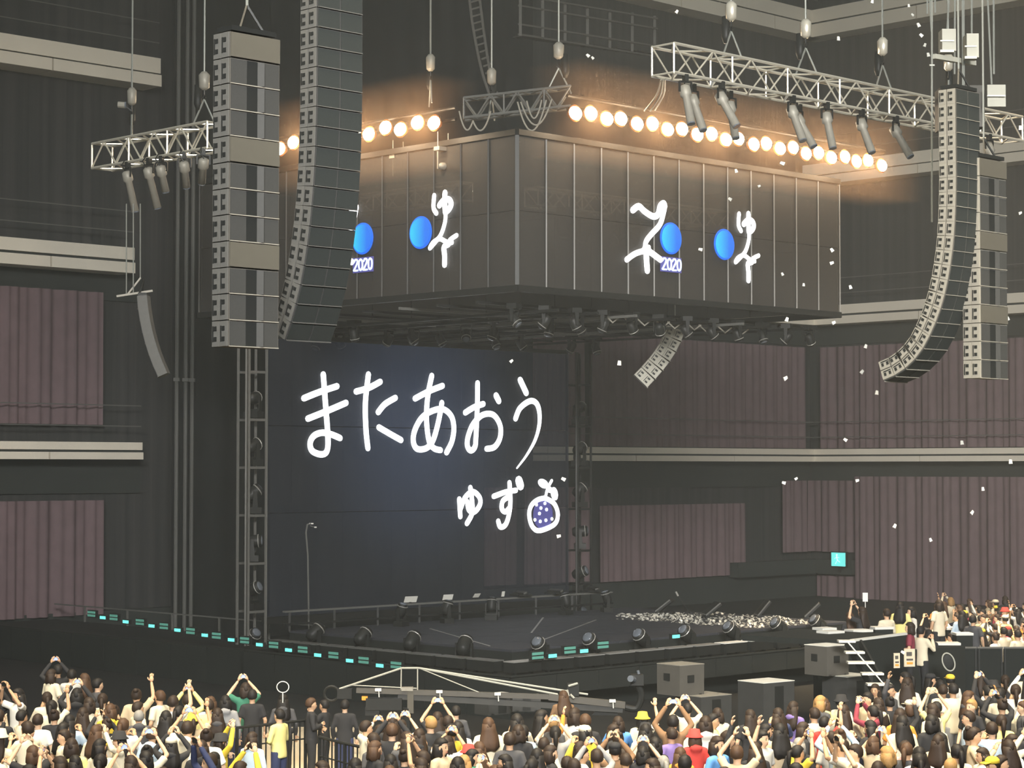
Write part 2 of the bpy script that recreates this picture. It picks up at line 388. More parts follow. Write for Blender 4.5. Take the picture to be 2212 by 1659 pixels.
# ------------------------------------------------------------------ stage
ZD = 1.5; S0 = G(1105, 1404, ZD); LR, LL = 13.8, 8.8
def st(a, b, z=ZD): return V((S0.x, S0.y, 0)) + R * a + L * b + V((0, 0, z))
def sbox(mb, a0, a1, b0, b1, z0, z1, mi=0):
    return mb.hexa([st(a0, b0, z0), st(a1, b0, z0), st(a1, b1, z0), st(a0, b1, z0)], [st(a0, b0, z1), st(a1, b0, z1), st(a1, b1, z1), st(a0, b1, z1)], mi)
stage = thing('stage', 'square black stage with grey deck turned corner-on to the audience', 'stage', st(LR / 2, LL / 2, 0))
ZT = 1.02
part('platform', sbox(MB(), -1.25, LR + 0.2, -1.25, LL + 0.2, 0.55, ZT), M['skirtb'], stage)
part('underframe', sbox(MB(), -0.6, LR, -0.6, LL, 0.0, 0.55), M['skirtb'], stage)
part('riser', sbox(MB(), 0.02, LR - .02, 0.02, LL - .02, ZT, ZD - 0.06), M['skirtb'], stage)
n1, n2 = 7, 5
for i in range(n1):                 # deck boards, each its own sheet
    for j in range(n2):
        mb = MB(); sbox(mb, LR * i / n1 + .012, LR * (i + 1) / n1 - .012, LL * j / n2 + .012, LL * (j + 1) / n2 - .012, ZD - 0.06, ZD)
        part('deck_board', mb, M['deck'], stage)
# skirt panels under the platform lip on the side facing the audience on the right
for i in range(10):
    mb = MB(); a = -1.25 + i * 1.5; sbox(mb, a + .015, a + 1.485, -1.31, -1.255, 0.50, ZT - 0.04); part('skirt_panel', mb, M['skirt'], stage)
for i in range(7):
    mb = MB(); b = -1.25 + i * 1.5; sbox(mb, -1.31, -1.255, b + .015, b + 1.485, 0.0, ZT - 0.04); part('skirt_panel', mb, M['skirtb'], stage)
mb = MB(); sbox(mb, -1.33, LR + .2, -1.33, -1.24, ZT - .02, ZT + .02); part('edge_trim', mb, M['skirt'], stage)
mb = MB(); sbox(mb, -1.33, -1.24, -1.24, LL + .2, ZT - .02, ZT + .02); part('edge_trim', mb, M['skirt'], stage)
# painted lines on the deck
for a0, b0, a1, b1 in ((1.5, 0.8, 9.0, 5.6), (0.4, 1.2, 3.2, 6.5), (4.2, 3.5, 8.6, 7.4)):
    mb = MB(); mb.bar(st(a0, b0, ZD + .006), st(a1, b1, ZD + .006), 0.05, 0.01); part('deck_line', mb, M['lip'], stage)
# louvred edge boxes standing in a row on the platform
def edge_boxes(n, side):
    for i in range(n):
        mb = MB(); f = 0.14
        if side == 'R': a0 = -1.1 + i * 1.12; a1 = a0 + .94; bx = (a0, a1, -1.20, -0.86)
        else: b0 = -0.6 + i * 1.12; b1 = b0 + .94; bx = (-1.20, -0.86, b0, b1)
        o = part('edge_box', sbox(MB(), *bx, ZT + .06, ZT + 0.30), M['black'], stage)
        part('box_lid', sbox(MB(), bx[0] - .01, bx[1] + .01, bx[2] - .01, bx[3] + .01, ZT + 0.305, ZT + 0.33), (M['white'] if i > 6 and i % 3 else M['lip']) if side == 'R' else M['rail'], o)  # lids whiter toward the right end, house light put into their colour
        part('box_foot', sbox(sbox(MB(), bx[0] + .08, bx[0] + .16, bx[2] + .05, bx[2] + .13, ZT, ZT + .06), bx[1] - .16, bx[1] - .08, bx[3] - .13, bx[3] - .05, ZT, ZT + .06), M['blackm'], o)
edge_boxes(13, 'R'); edge_boxes(8, 'L')
# low wing running from the stage to the side wall
wing = thing('stage_wing', 'long low black wing running from the stage towards the curtained wall', 'stage wing', st(0, LL + 8, 0))
part('body', sbox(MB(), -1.25, 1.6, LL + 0.25, LL + 14.2, 0, 1.02), M['skirtb'], wing)
for i in range(8):
    mb = MB(); b = LL + 0.3 + i * 1.7; sbox(mb, -1.31, -1.255, b + .01, b + 1.69, 0.0, 0.99); part('skirt_panel', mb, M['skirtb'], wing)
part('handrail', sbox(MB(), 1.5, 1.55, LL + 0.3, LL + 14.2, 1.5, 1.54), M['rail'], wing)
for i in range(6): part('rail_post', sbox(MB(), 1.5, 1.55, LL + 0.4 + i * 2.4, LL + 0.45 + i * 2.4, 1.02, 1.5), M['rail'], wing)
# teal marker lamps on the faces
def teal(px, py, bright, k, right=False):
    p0, n = (st(0, -1.34), L) if right else (st(-1.34, 0), R)
    p = PL(px, py, p0, n)
    u = (R if right else L); o = (-L if right else -R)
    t = thing('marker_lamp', '', 'lamp', p, math.atan2(u.y, u.x), None)
    w_, h_ = (0.27, 0.085) if bright else (0.38, 0.17)
    sg = -1 if right else 1
    lpart('lamp_housing', MB().box((0, -sg * 0.01, 0), (w_ + .05, 0.09, h_ + .05)), M['blackm'], t)
    if bright: lpart('lamp_lens', MB().box((0, sg * 0.04, 0), (w_, 0.03, h_)), M['teal'], t)
    else:
        for dz in (-.048, .048): lpart('lamp_lens', MB().box((0, sg * 0.04, dz), (w_, 0.03, h_ / 2 - .02)), M['tealdim'], t)
    return t
ORD = ['first', 'second', 'third', 'fourth', 'fifth', 'sixth', 'seventh', 'eighth', 'ninth', 'tenth', 'eleventh', 'twelfth', 'thirteenth', 'fourteenth', 'fifteenth', 'sixteenth', 'seventeenth', 'eighteenth', 'nineteenth', 'twentieth']
ORD += ['twenty-' + o for o in ORD[:9]] + ['thirtieth'] + ['thirty-' + o for o in ORD[:9]] + ['fortieth'] + ['forty-' + o for o in ORD[:9]]
TB = [(224.6, 1334), (274, 1343), (330, 1352), (386, 1361), (445, 1372), (502, 1382), (563, 1392.5), (626, 1404), (689, 1415), (758, 1427), (823, 1437.6)]
TD = [(200, 1326), (248, 1333.5), (304.6, 1343.7), (356.5, 1352.5), (414, 1363), (470, 1373), (531, 1383), (593.7, 1393), (656.5, 1403), (723, 1415), (788, 1426), (858, 1436.5)]
for i, q in enumerate(TB): tag(teal(*q, True, i), 'bright teal marker lamp, %s from the curtained end of its row' % ORD[i], None, 'teal lamps on the stage wing')
for i, q in enumerate(TD): tag(teal(*q, False, i), 'dim green marker box, %s from the curtained end of its row' % ORD[i], None, 'teal lamps on the stage wing')
for q, l_ in (((1191, 1416.6), 'bright teal lamp near the front corner of the stage'), ((1259, 1406), 'bright teal lamp right of the front corner of the stage'), ((1457.6, 1374.6), 'lone bright teal lamp along the far part of the stage edge')):
    tag(teal(*q, True, 0, True), l_, None, 'teal lamps on the stage front')
for q, l_ in (((1159, 1416), 'dim green box nearest the front corner of the stage'), ((1228.5, 1404), 'dim green box between two bright lamps on the stage edge'), ((1300, 1393), 'dim green box beside the third floor spotlight')):
    tag(teal(*q, False, 0, True), l_, None, 'teal lamps on the stage front')

# ------------------------------------------------------------------ moving lights (one model, many copies)
def moving_mesh():
    d = {}
    d['base'] = MB().box((0, 0, 0.07), (0.36, 0.30, 0.14)).mesh('base', M['black'])
    y = MB(); y.box((0, 0, 0.17), (0.34, 0.12, 0.06))
    for s in (-1, 1): y.hexa([(s * .15, -.06, .18), (s * .18, -.06, .18), (s * .18, .06, .18), (s * .15, .06, .18)], [(s * .15, -.035, .50), (s * .18, -.035, .50), (s * .18, .035, .50), (s * .15, .035, .50)])
    d['yoke'] = y.mesh('yoke', M['black'])
    h = MB(); h.loft([((0, 0, -.20), .09, .09), ((0, 0, -.12), .135, .135), ((0, 0, .12), .145, .145), ((0, 0, .20), .13, .13)], 12)
    d['head'] = h.mesh('head', M['black'], True)
    d['lens'] = MB().ell((0, 0, .20), (.115, .115, .03), 12, 6).mesh('lens', M['lens'], True)
    d['ring'] = MB().tube([(.145 * math.cos(a), .145 * math.sin(a), .13) for a in [i * math.pi / 6 for i in range(13)]], .012, 5).mesh('ring', M['lip'])
    return d
MM = moving_mesh()
def moving(loc, label, group, tilt=0.6, pan=0.0, scale=1.0, hang=False, name='moving_light'):
    t = thing(name, label, 'spotlight', loc, pan, group); t.scale = (scale,) * 3
    if hang: t.rotation_euler = (math.pi, 0, pan)
    link('base', MM['base'], t); link('yoke', MM['yoke'], t)
    h = link('head', MM['head'], t, (0, 0, .45), (tilt, 0, 0)); link('lens', MM['lens'], h); link('trim_ring', MM['ring'], h)
    return t
def on_line(px, p, d):           # where a pixel column meets a plan line
    k = (px - 1106) / FPX; s = (k * p.y - p.x) / (d.x - k * d.y); return p + d * s
for i, px in enumerate((682, 784, 890, 1003)):
    moving(on_line(px, st(-0.55, 0, ZT), L), 'black floor spotlight on the stage edge, %s from the stage wing' % ORD[i], 'floor spotlights along the stage edge', 0.9, 2.2 + i * .2, 1.25)
for i, px in enumerate((1168, 1278, 1386, 1484, 1580, 1682, 1766)):
    moving(on_line(px, st(0, -0.55, ZT), R), 'black floor spotlight on the stage edge, %s from the front corner going right' % ORD[i], 'floor spotlights along the stage edge', 0.9, -0.6 - i * .1, 1.25)
# back edge bench rail with dark lamps and white sheets
rail = thing('back_rail', 'long dark low truss rail along the back of the stage', 'rail', st(6, LL - .3, ZD))
for z_, w_ in ((0.20, .16), (0.55, .12)):
    mb = MB(); mb.bar(st(-0.4, LL - .3, ZD + z_), st(12.8, LL - .3, ZD + z_), w_, .05); part('rail_bar', mb, M['rail'] if z_ > .3 else M['blackm'], rail)
for i in range(9):
    mb = MB(); mb.bar(st(-0.2 + i * 1.6, LL - .3, ZD), st(-0.2 + i * 1.6, LL - .3, ZD + .55), .06); part('rail_post', mb, M['blackm'], rail)
for i, px in enumerate((868, 966, 1062, 1222, 1310)):
    moving(on_line(px, st(0, LL - 1.0, ZD), R), 'dark spotlight on the deck before the back rail, %s from the wing' % ORD[i], 'spotlights along the back rail', 0.3, 1 + i, 1.0)
for i, (px, py, ww, hh, tl) in enumerate(((888, 1320, .42, .20, .5), (968, 1314, .36, .17, .4), (1030, 1311, .24, .15, .7), (1087, 1307, .13, .16, .2))):
    p = on_line(px, st(0, LL - .3, ZD + .57), R); t = thing('sheet_holder', 'white sheet on a tilted black stand on the back rail, %s from the tall tower' % ORD[i], 'sheet', p, A + (-.2 + .1 * i), 'sheets on the back rail')
    lpart('sheet', MB().box((0, 0, .12), (ww, .01, hh), Matrix.Rotation(tl, 3, 'X')), M['white'], t)
    lpart('stand', MB().box((0, .03, .1), (ww + .02, .015, hh + .02), Matrix.Rotation(tl, 3, 'X')).box((0, .02, .0), (.05, .05, .08)), M['blackm'], t)
# tilted floor monitors at the right of the deck
for i, (px, py, a) in enumerate(((1437, 1312, .9), (1537, 1320, .9), (1648, 1318, .7), (1756, 1322, .8), (1125, 1302, .2), (1200, 1298, .2), (1280, 1292, .2))):
    back = i > 3
    p = G(px, py + 14, ZD) if not back else on_line(px, st(0, LL - .3, ZD + .6), R)
    t = thing('floor_monitor', ('narrow tilted black panel standing on the deck, %s from the stage centre' % ORD[i]) if not back else 'flat dark case lying on the back rail, %s towards the low curtain' % ORD[i - 4], 'monitor', p, (-.25, .2, .1, -.15, .6, .8, .5)[i], 'tilted panels on the stage')
    rm = Matrix.Rotation(a, 3, 'Y')
    lpart('panel', MB().box((0, 0, .26 if not back else .08), (.10, .55, .55 if not back else .18), rm if not back else Matrix.Rotation(1.3, 3, 'Y')), M['black'], t)
    lpart('edge_strip', MB().box((-.03, 0, .27 if not back else .1), (.04, .58, .58 if not back else .10), rm if not back else Matrix.Rotation(1.3, 3, 'Y')), M['rail'], t)
    lpart('foot', MB().box((0, 0, .03), (.5, .5, .06)), M['blackm'], t)
# microphone stand
p = G(1490, 1332, ZD); t = thing('microphone_stand', 'slanted microphone boom stand among the streamers on the deck', 'microphone stand', p)
q = p + V((-.35, 0, .62))
part('boom', MB().cyl(p + V((0, 0, .1)), q, .014, 6), M['blackm'], t); part('microphone', MB().cyl(q, q + V((-.07, 0, .13)), .03, 8), M['lip'], t)
part('tripod', MB().cyl(p + V((0, 0, .2)), p + V((.25, .1, 0)), .012, 5).cyl(p + V((0, 0, .2)), p + V((-.25, .1, 0)), .012, 5).cyl(p + V((0, 0, .2)), p + V((0, -.25, 0)), .012, 5), M['blackm'], t)
# silver streamers littering the right of the deck: nobody could count them
mb = MB()
for i in range(1000):
    u = rnd.random() ** .75; px = 1330 + 420 * u; c = 1331 + (px - 1330) * .018; py = c + (rnd.random() - .35) * (10 + 34 * u)
    p = G(px, py, ZD)
    d = p - V((S0.x, S0.y, p.z)); aa = d.dot(R); bb = d.dot(L)
    if not (0.1 < aa < LR - .1 and 0.1 < bb < LL - .1): continue
    an = rnd.random() * 6.3; ln = .06 + rnd.random() * .16; wv = V((math.cos(an), math.sin(an), 0)); sd = V((-wv.y, wv.x, 0)) * (.02 + .02 * rnd.random())
    hz = .012 + rnd.random() * .06; m1 = p + wv * ln * .5 + Z * hz; e1 = p + wv * ln + Z * .012; s1 = p + Z * .012
    mb.add([s1 - sd, s1 + sd, m1 + sd, m1 - sd, e1 + sd, e1 - sd], [(0, 1, 2, 3), (3, 2, 4, 5)])
solo('streamers', mb, M['conf'], 'silver streamers littering the deck at the right of the stage', 'streamers', kind='stuff')

# ------------------------------------------------------------------ writing on LED screens
class Plane:
    def __init__(s, p, u, n): s.p = V(p); s.u = u; s.n = n
    def uv(s, px, py):
        q = PL(px, py, s.p, s.n) - s.p; return (q.dot(s.u), q.z)
    def at(s, u, v, d=0): return s.p + s.u * u + Z * v - s.n * d
def ribbon(mb, plane, pts, wd, d=0.05, taper=None, mi=0):
    P = cat_rom([V((a, b, 0)) for a, b in pts], 5); k = len(P)
    for i in range(k - 1):
        a, b = P[i], P[i + 1]; t = (b - a)
        if t.length < 1e-5: continue
        t.normalize(); nn = V((-t.y, t.x, 0))
        w0 = wd * (taper(i / (k - 1)) if taper else 1) / 2; w1 = wd * (taper((i + 1) / (k - 1)) if taper else 1) / 2
        c = [a + nn * w0, a - nn * w0, b - nn * w1, b + nn * w1]
        mb.hexa([plane.at(q.x, q.y, d) for q in c], [plane.at(q.x, q.y, d + .02) for q in c], mi)
    for q, w_ in ((p, wd * (taper(i / (k - 1)) if taper else 1) / 2) for i, p in enumerate(P)):
        blob(mb, plane, q.x, q.y, w_, w_, d, mi, 8)
def blob(mb, plane, u, v, ru, rv, d=0.05, mi=0, n=24, ang=0):
    ring = []
    for j in range(n):
        a = 2 * math.pi * j / n; x, y = math.cos(a) * ru, math.sin(a) * rv
        ring.append((u + x * math.cos(ang) - y * math.sin(ang), v + x * math.sin(ang) + y * math.cos(ang)))
    mb.add([plane.at(a, b, d) for a, b in ring] + [plane.at(a, b, d + .02) for a, b in ring],
           [tuple(range(n)), tuple(range(2 * n - 1, n - 1, -1))] + [(j, (j + 1) % n, n + (j + 1) % n, n + j) for j in range(n)], mi)

# big screen between two lamp towers at the back of the stage
T0 = W(545, 1000, 60.3); T0.z = 0
def on_scr(px): return on_line(px, T0, R)
sc0, sc1 = on_scr(574), on_scr(1229); sw = (sc1 - sc0).length; ZS0, ZS1 = 1.75, 9.7
scr_pl = Plane(sc0, R, L)
uc, vc = scr_pl.uv(905, 930)
M['ledlow'] = mesh_mat('led_lattice_low', (0.020, 0.022, 0.026), 0.36, (0.12, 0.19, 0.38), 0.28, scr_pl.at(uc, vc), 5.2)
screen = thing('video_screen', 'large see-through video screen with white handwritten Japanese letters behind the stage', 'video screen', sc0 + R * (sw / 2) + Z * 1.5)
ncol = 13
for i in range(ncol):
    for z0, z1 in ((ZS0, 4.7), (4.7, 7.2), (7.2, ZS1)):
        mb = MB(); a, b = sc0 + R * (sw * i / ncol + .012), sc0 + R * (sw * (i + 1) / ncol - .012)
        mb.hexa([a + Z * (z0 + .01), b + Z * (z0 + .01), b + L * .04 + Z * (z0 + .01), a + L * .04 + Z * (z0 + .01)], [a + Z * (z1 - .01), b + Z * (z1 - .01), b + L * .04 + Z * (z1 - .01), a + L * .04 + Z * (z1 - .01)])
        part('panel', mb, M['ledlow'], screen)
mb = MB(); mb.bar(sc0 + Z * (ZS1 + .06) + L * .1, sc1 + Z * (ZS1 + .06) + L * .1, .12); part('header_bar', mb, M['blackm'], screen)
mb = MB(); mb.bar(sc0 + Z * (ZS0 - .1) + L * .1, sc1 + Z * (ZS0 - .1) + L * .1, .12, .2); part('sill_bar', mb, M['blackm'], screen)
def c8(*pts): return [scr_pl.uv(600 + x / 3.456, 780 + y / 3.456) for x, y in pts]
GL = {
 'letter_ma': [c8((185, 278), (300, 232), (432, 188)), c8((215, 430), (360, 372), (500, 312)), c8((330, 100), (345, 300), (362, 520), (364, 640), (345, 688), (300, 695), (245, 668), (232, 610), (260, 558), (320, 535), (390, 548), (455, 575))],
 'letter_ta': [c8((575, 228), (670, 200), (755, 155)), c8((667, 100), (645, 300), (648, 500), (663, 650)), c8((740, 382), (790, 322), (868, 275)), c8((745, 495), (830, 545), (910, 590))],
 'letter_a': [c8((1015, 280), (1120, 225), (1220, 185)), c8((1140, 110), (1112, 250), (1100, 420), (1118, 590), (1155, 650), (1205, 665)), c8((1215, 312), (1190, 450), (1150, 590), (1100, 650), (1030, 655), (1002, 600), (1012, 520), (1060, 430), (1130, 378), (1220, 358), (1285, 410), (1305, 500), (1290, 600), (1250, 682))],
 'letter_o': [c8((1390, 385), (1455, 345), (1525, 320)), c8((1482, 165), (1480, 330), (1470, 560), (1462, 640), (1430, 668), (1405, 630), (1412, 560), (1450, 470), (1520, 402), (1600, 402), (1650, 480), (1650, 570), (1610, 640), (1550, 655)), c8((1620, 258), (1640, 298))],
 'letter_u': [c8((1800, 142), (1845, 238)), c8((1765, 430), (1800, 350), (1880, 297), (1932, 335), (1945, 450), (1915, 580), (1850, 700), (1775, 800))],
 'letter_yu': [c8((1345, 1030), (1353, 1160)), c8((1352, 1110), (1388, 1020), (1445, 975), (1495, 1015), (1500, 1070), (1460, 1125), (1418, 1112), (1405, 1050)), c8((1428, 945), (1442, 1060), (1440, 1140), (1402, 1212))],
 'letter_zu': [c8((1602, 1010), (1690, 978), (1768, 965)), c8((1720, 908), (1727, 1050), (1715, 1150), (1690, 1222), (1652, 1238), (1636, 1195)), c8((1722, 1010), (1672, 1042), (1662, 1100), (1690, 1125), (1725, 1088)), c8((1790, 892), (1802, 930))],
}
for nm, strokes in GL.items():
    wd = .17 if nm in ('letter_yu', 'letter_zu') else .185
    for i, s_ in enumerate(strokes):
        tp = (lambda t: 1 - .75 * max(0, t - .45) / .55) if nm == 'letter_u' and i == 1 else None
        ww = .30 if (nm == 'letter_zu' and i == 3) else .21 if (nm in ('letter_o', 'letter_u') and len(s_) == 2) else wd
        mb = MB(); ribbon(mb, scr_pl, s_, ww, .05, tp); o = part(nm + '_stroke', mb, M['stroke'], screen); o['label'] = 'glowing white handwritten letter stroke'
mb = MB()
ribbon(mb, scr_pl, c8((1985, 1022), (2050, 1060), (2080, 1130), (2070, 1200), (2020, 1240), (1935, 1266), (1888, 1230), (1867, 1150), (1882, 1080), (1930, 1036), (1985, 1022)), .16)
ribbon(mb, scr_pl, c8((1990, 1010), (2005, 950), (2035, 892)), .10)
for x, y, a, b, an in ((1972, 915, .24, .14, -.35), (2055, 990, .15, .22, .35), (2020, 960, .10, .10, 0)):
    u, v = c8((x, y))[0]; blob(mb, scr_pl, u, v, a, b, .05, 0, 24, an)
for x, y in ((1922, 1072), (1985, 1062), (1955, 1097), (1997, 1108), (1944, 1138), (1910, 1185), (1950, 1197), (1992, 1188), (2037, 1178)):
    u, v = c8((x, y))[0]; blob(mb, scr_pl, u, v, .055, .055, .05, 0, 12)
o = part('fruit_drawing', mb, M['stroke'], screen); o['label'] = 'glowing drawing of a dotted fruit with two leaves'
mb = MB(); u, v = c8((1975, 1145))[0]; blob(mb, scr_pl, u, v, .44, .47, .02); part('fruit_fill', mb, M['violet'], screen)

# lamp towers either side of it
def tower(px, wd, z1, label, tm='rail'):
    c = on_scr(px); t = thing('lamp_tower', label, 'tower', c + Z * 0)
    for s in (-1, 1):
        for q in (-1, 1): part('post', MB().cyl(c + R * (s * wd / 2) + L * (q * .25), c + R * (s * wd / 2) + L * (q * .25) + Z * z1, .045, 6), M[tm], t)
    k = 0; z = .6
    while z < z1:
        mb = MB()
        for q in (-1, 1): mb.bar(c - R * (wd / 2) + L * (q * .25) + Z * z, c + R * (wd / 2) + L * (q * .25) + Z * z, .05, .07)
        part('cross_bar', mb, M[tm], t); z += 1.35; k += 1
    part('cover_strip', MB().bar(c - R * (wd / 2 + .12) - L * .3, c - R * (wd / 2 + .12) - L * .3 + Z * z1, .05, .28), M[tm], t)
    for i in range(k - 1):
        moving(c + Z * (.66 + i * 1.35) - L * .05, 'dark spotlight stacked in the %s, %s from the floor' % ('tower beside the writing' if px < 900 else 'tower before the curtains', ORD[i]), 'spotlights stacked in the lamp towers', .9 + .3 * (i % 3), A + .4 * i, 1.25)
tower(545, .62, 9.75, 'tall dark lamp tower on the writing side under the tall speaker column', 'plated')
tower(1250, .62, 9.75, 'tall dark lamp tower standing before the maroon curtains', 'black')

# ------------------------------------------------------------------ hanging video cube
CY = 52.4; CB = W(1117, 615, CY); CT = W(1117, 292, CY); CX = V((CB.x, CY, 0)); Z0, Z1 = CB.z, CT.z
def on_r(px): return (on_line(px, CX, R) - CX).length
SW = on_r(1815)
cube = thing('video_cube', 'huge hanging cube of see-through video screens with blue discs above the stage', 'video cube', CX + R * (SW / 2) + L * (SW / 2) + Z * Z0)
def face(p, u, n, m, cols, label, sm=None):      # p lower corner, u along, n into the cube
    f = link('screen_face', None, cube, p + Z * Z0 - V(cube.location)); f['label'] = label
    for i in range(cols):
        a = u * (SW * i / cols + .02); b = u * (SW * (i + 1) / cols - .02)
        for z0, z1 in ((0, (Z1 - Z0) / 2 - .01), ((Z1 - Z0) / 2, Z1 - Z0)):
            mb = MB(); mb.hexa([a + Z * z0, b + Z * z0, b + n * .05 + Z * z0, a + n * .05 + Z * z0], [a + Z * z1, b + Z * z1, b + n * .05 + Z * z1, a + n * .05 + Z * z1]); lpart('panel', mb, m, f)
        mb = MB(); c = u * (SW * (i + 1) / cols); mb.bar(c - n * .02 + Z * .0, c - n * .02 + Z * (Z1 - Z0), .035, .035) ; lpart('panel_strip', mb, sm or M['blackm'], f)
    return f
fR = face(CX, R, L, M['led'], 13, 'video face with vertical strips, a blue disc pair and white letters', M['strip'])
fL = face(CX, L, R, M['led'], 13, 'video face turned to the speaker columns with a blue disc pair', M['cabd'])
face(CX + L * SW, R, -L, M['ledback'], 8, 'plain rear video face'); face(CX + R * SW, L, -R, M['ledback'], 8, 'plain rear video face')
mb = MB()
for (a, b) in ((CX, CX + R * SW), (CX, CX + L * SW), (CX + R * SW, CX + R * SW + L * SW), (CX + L * SW, CX + R * SW + L * SW)):
    mb2 = MB(); mb2.bar(a + Z * (Z0 - .09), b + Z * (Z0 - .09), .16, .16); part('bottom_frame', mb2, M['blackm'], cube)
    mb2 = MB(); mb2.bar(a + Z * (Z1 + .08), b + Z * (Z1 + .08), .14, .14); part('top_frame', mb2, M['blackm'], cube)
mb2 = MB(); mb2.bar(CX + Z * Z0, CX + Z * Z1, .10, .10); part('corner_post', mb2, M['blackm'], cube)
for i in range(1, 9):                 # bars of the open floor of the cube
    for k in range(2):
        mb2 = MB(); u, v = (R, L) if k else (L, R)
        mb2.bar(CX + u * (SW * i / 9) + Z * (Z0 - .35 - .2 * k), CX + u * (SW * i / 9) + v * SW + Z * (Z0 - .35 - .2 * k), .07, .07); part('underside_bar', mb2, M['rail'] if i % 3 == 0 else M['blackm'], cube)
pr = Plane(CX, R, L); plf = Plane(CX, -L, R)
def cr_(*pts): return [pr.uv(1330 + x / 6.506, 400 + y / 6.506) for x, y in pts]
logo = [cr_((215, 355), (300, 300), (380, 370), (500, 442), (570, 412), (600, 300), (650, 258), (668, 300)), cr_((662, 340), (600, 550), (480, 690), (405, 790), (385, 890), (350, 935)),
        cr_((130, 1050), (250, 965), (400, 915), (440, 880)), cr_((402, 930), (412, 1090), (420, 1200)), cr_((450, 935), (540, 1000), (605, 1050)),
        cr_((1710, 405), (1702, 560), (1738, 645)), cr_((1842, 405), (1840, 520), (1845, 640)), cr_((1775, 552), (1825, 500), (1890, 505), (1918, 575), (1885, 640), (1845, 655)),
        cr_((1850, 650), (1846, 780), (1800, 930), (1735, 1010), (1660, 1085), (1700, 1020), (1780, 990), (1860, 1045), (1930, 1072), (1905, 1035), (1985, 992)), cr_((1890, 1082), (1835, 1110), (1842, 1220), (1842, 1340))]
D1, D2 = cr_((755, 750))[0], cr_((1505, 835))[0]
lw = [.17, .15, .15, .19, .17, .13, .16, .16, .12, .16]
def put_logo(f, plane, du, dv, d2):
    for s_, w_ in zip(logo, lw):
        mb = MB(); ribbon(mb, plane, [(a + du, b + dv) for a, b in s_], w_, .05)
        o = part('lit_stroke', mb, M['stroke'], f); o['label'] = 'glowing white brush stroke'
    for (u, v) in ((D1[0] + du, D1[1] + dv), d2 or (D2[0] + du, D2[1] + dv)):
        mb = MB(); blob(mb, plane, u, v, .425, .425, .04, 0, 40); o = part('blue_disc', mb, M['rim'], f)
        mb = MB(); blob(mb, plane, u, v, .375, .375, .065, 0, 40); part('disc_fill', mb, M['disc'], f)
    u0, v0 = D1[0] + du - .37, D1[1] + dv - .80
    mb = MB(); c = [(u0 - .04, v0 - .10), (u0 + .80, v0 - .10), (u0 + .80, v0 + .30), (u0 - .04, v0 + .30)]
    mb.hexa([plane.at(a, b, .03) for a, b in c], [plane.at(a, b, .045) for a, b in c]); part('number_ground', mb, M['violet'], f)
    mb = MB()
    for k, ch in enumerate('2020'):
        x = u0 + .03 + k * .195
        P = [(0, .19), (.05, .25), (.12, .24), (.13, .16), (.02, .0), (0, -.04), (.15, -.04)] if ch == '2' else [(.075, .25), (.14, .19), (.14, .03), (.075, -.04), (.01, .03), (.01, .19), (.075, .25)]
        ribbon(mb, plane, [(x + a, v0 + b) for a, b in P], .045, .05)
    part('lit_number', mb, M['strokeb'], f)
put_logo(fR, pr, 0, 0, None)
l1 = plf.uv(786.5, 515.7); l2 = plf.uv(911.7, 502.7)
put_logo(fL, plf, l1[0] - D1[0], l1[1] - D1[1], l2)
# ------------------------------------------------------------------ trusses and lamp rows
def truss(A0, B0, wd, ht, bays, label, name='truss', m='alu', caps=True):
    d = (B0 - A0); ln = d.length; d.normalize(); s = d.cross(Z).normalized()
    t = thing(name, label, 'truss', (A0 + B0) / 2)
    cs = [(-wd / 2, 0), (wd / 2, 0), (-wd / 2, ht), (wd / 2, ht)]
    def P(i, k): return A0 + d * (ln * k / bays) + s * cs[i][0] + Z * cs[i][1]
    for i in range(4): part('chord', MB().cyl(P(i, 0), P(i, bays), .035, 6), M[m], t)
    for k in range(bays):
        for a, b in ((0, 2), (1, 3), (0, 1), (2, 3)):
            i, j = (a, b) if k % 2 else (b, a)
            part('brace', MB().cyl(P(i, k), P(j, k + 1), .022, 5), M[m], t)
    for k in range(0, bays + 1, 3):
        mb = MB()
        for a, b in ((0, 2), (1, 3), (0, 1), (2, 3)): mb.cyl(P(a, k), P(b, k), .022, 5)
        part('frame_ring', mb, M[m], t)
    return t
hoist_me = None
def hoist(p, top, label, group='chain hoists on the rigging', m='pale'):
    t = thing('chain_hoist', label, 'hoist', p, rnd.random() * 3, group)
    mb = MB(); mb.loft([((0, 0, .42), .05, .05), ((0, 0, .48), .13, .11), ((0, 0, .78), .14, .12), ((0, 0, .86), .06, .06)], 10); lpart('motor', mb, M[m], t, True)
    lpart('hook', MB().tube([(0, 0, .45), (0, 0, .30), (.05, 0, .24), (0, 0, .18), (-.05, 0, .24)], .02, 6), M['blackm'], t)
    lpart('chain_bag', MB().loft([((.16, 0, -.05), .05, .05), ((.17, 0, .1), .10, .09), ((.16, 0, .55), .09, .08)], 10), M['black'], t, True)
    lpart('sling', MB().cyl((0, 0, .2), (.32, 0, -.45), .022, 5).cyl((0, 0, .2), (-.32, 0, -.45), .022, 5), M['steel'], t)
    lpart('steel_wire', MB().cyl((0, 0, .85), (0, 0, top - p.z), .024, 5), M['steel'], t)
    return t
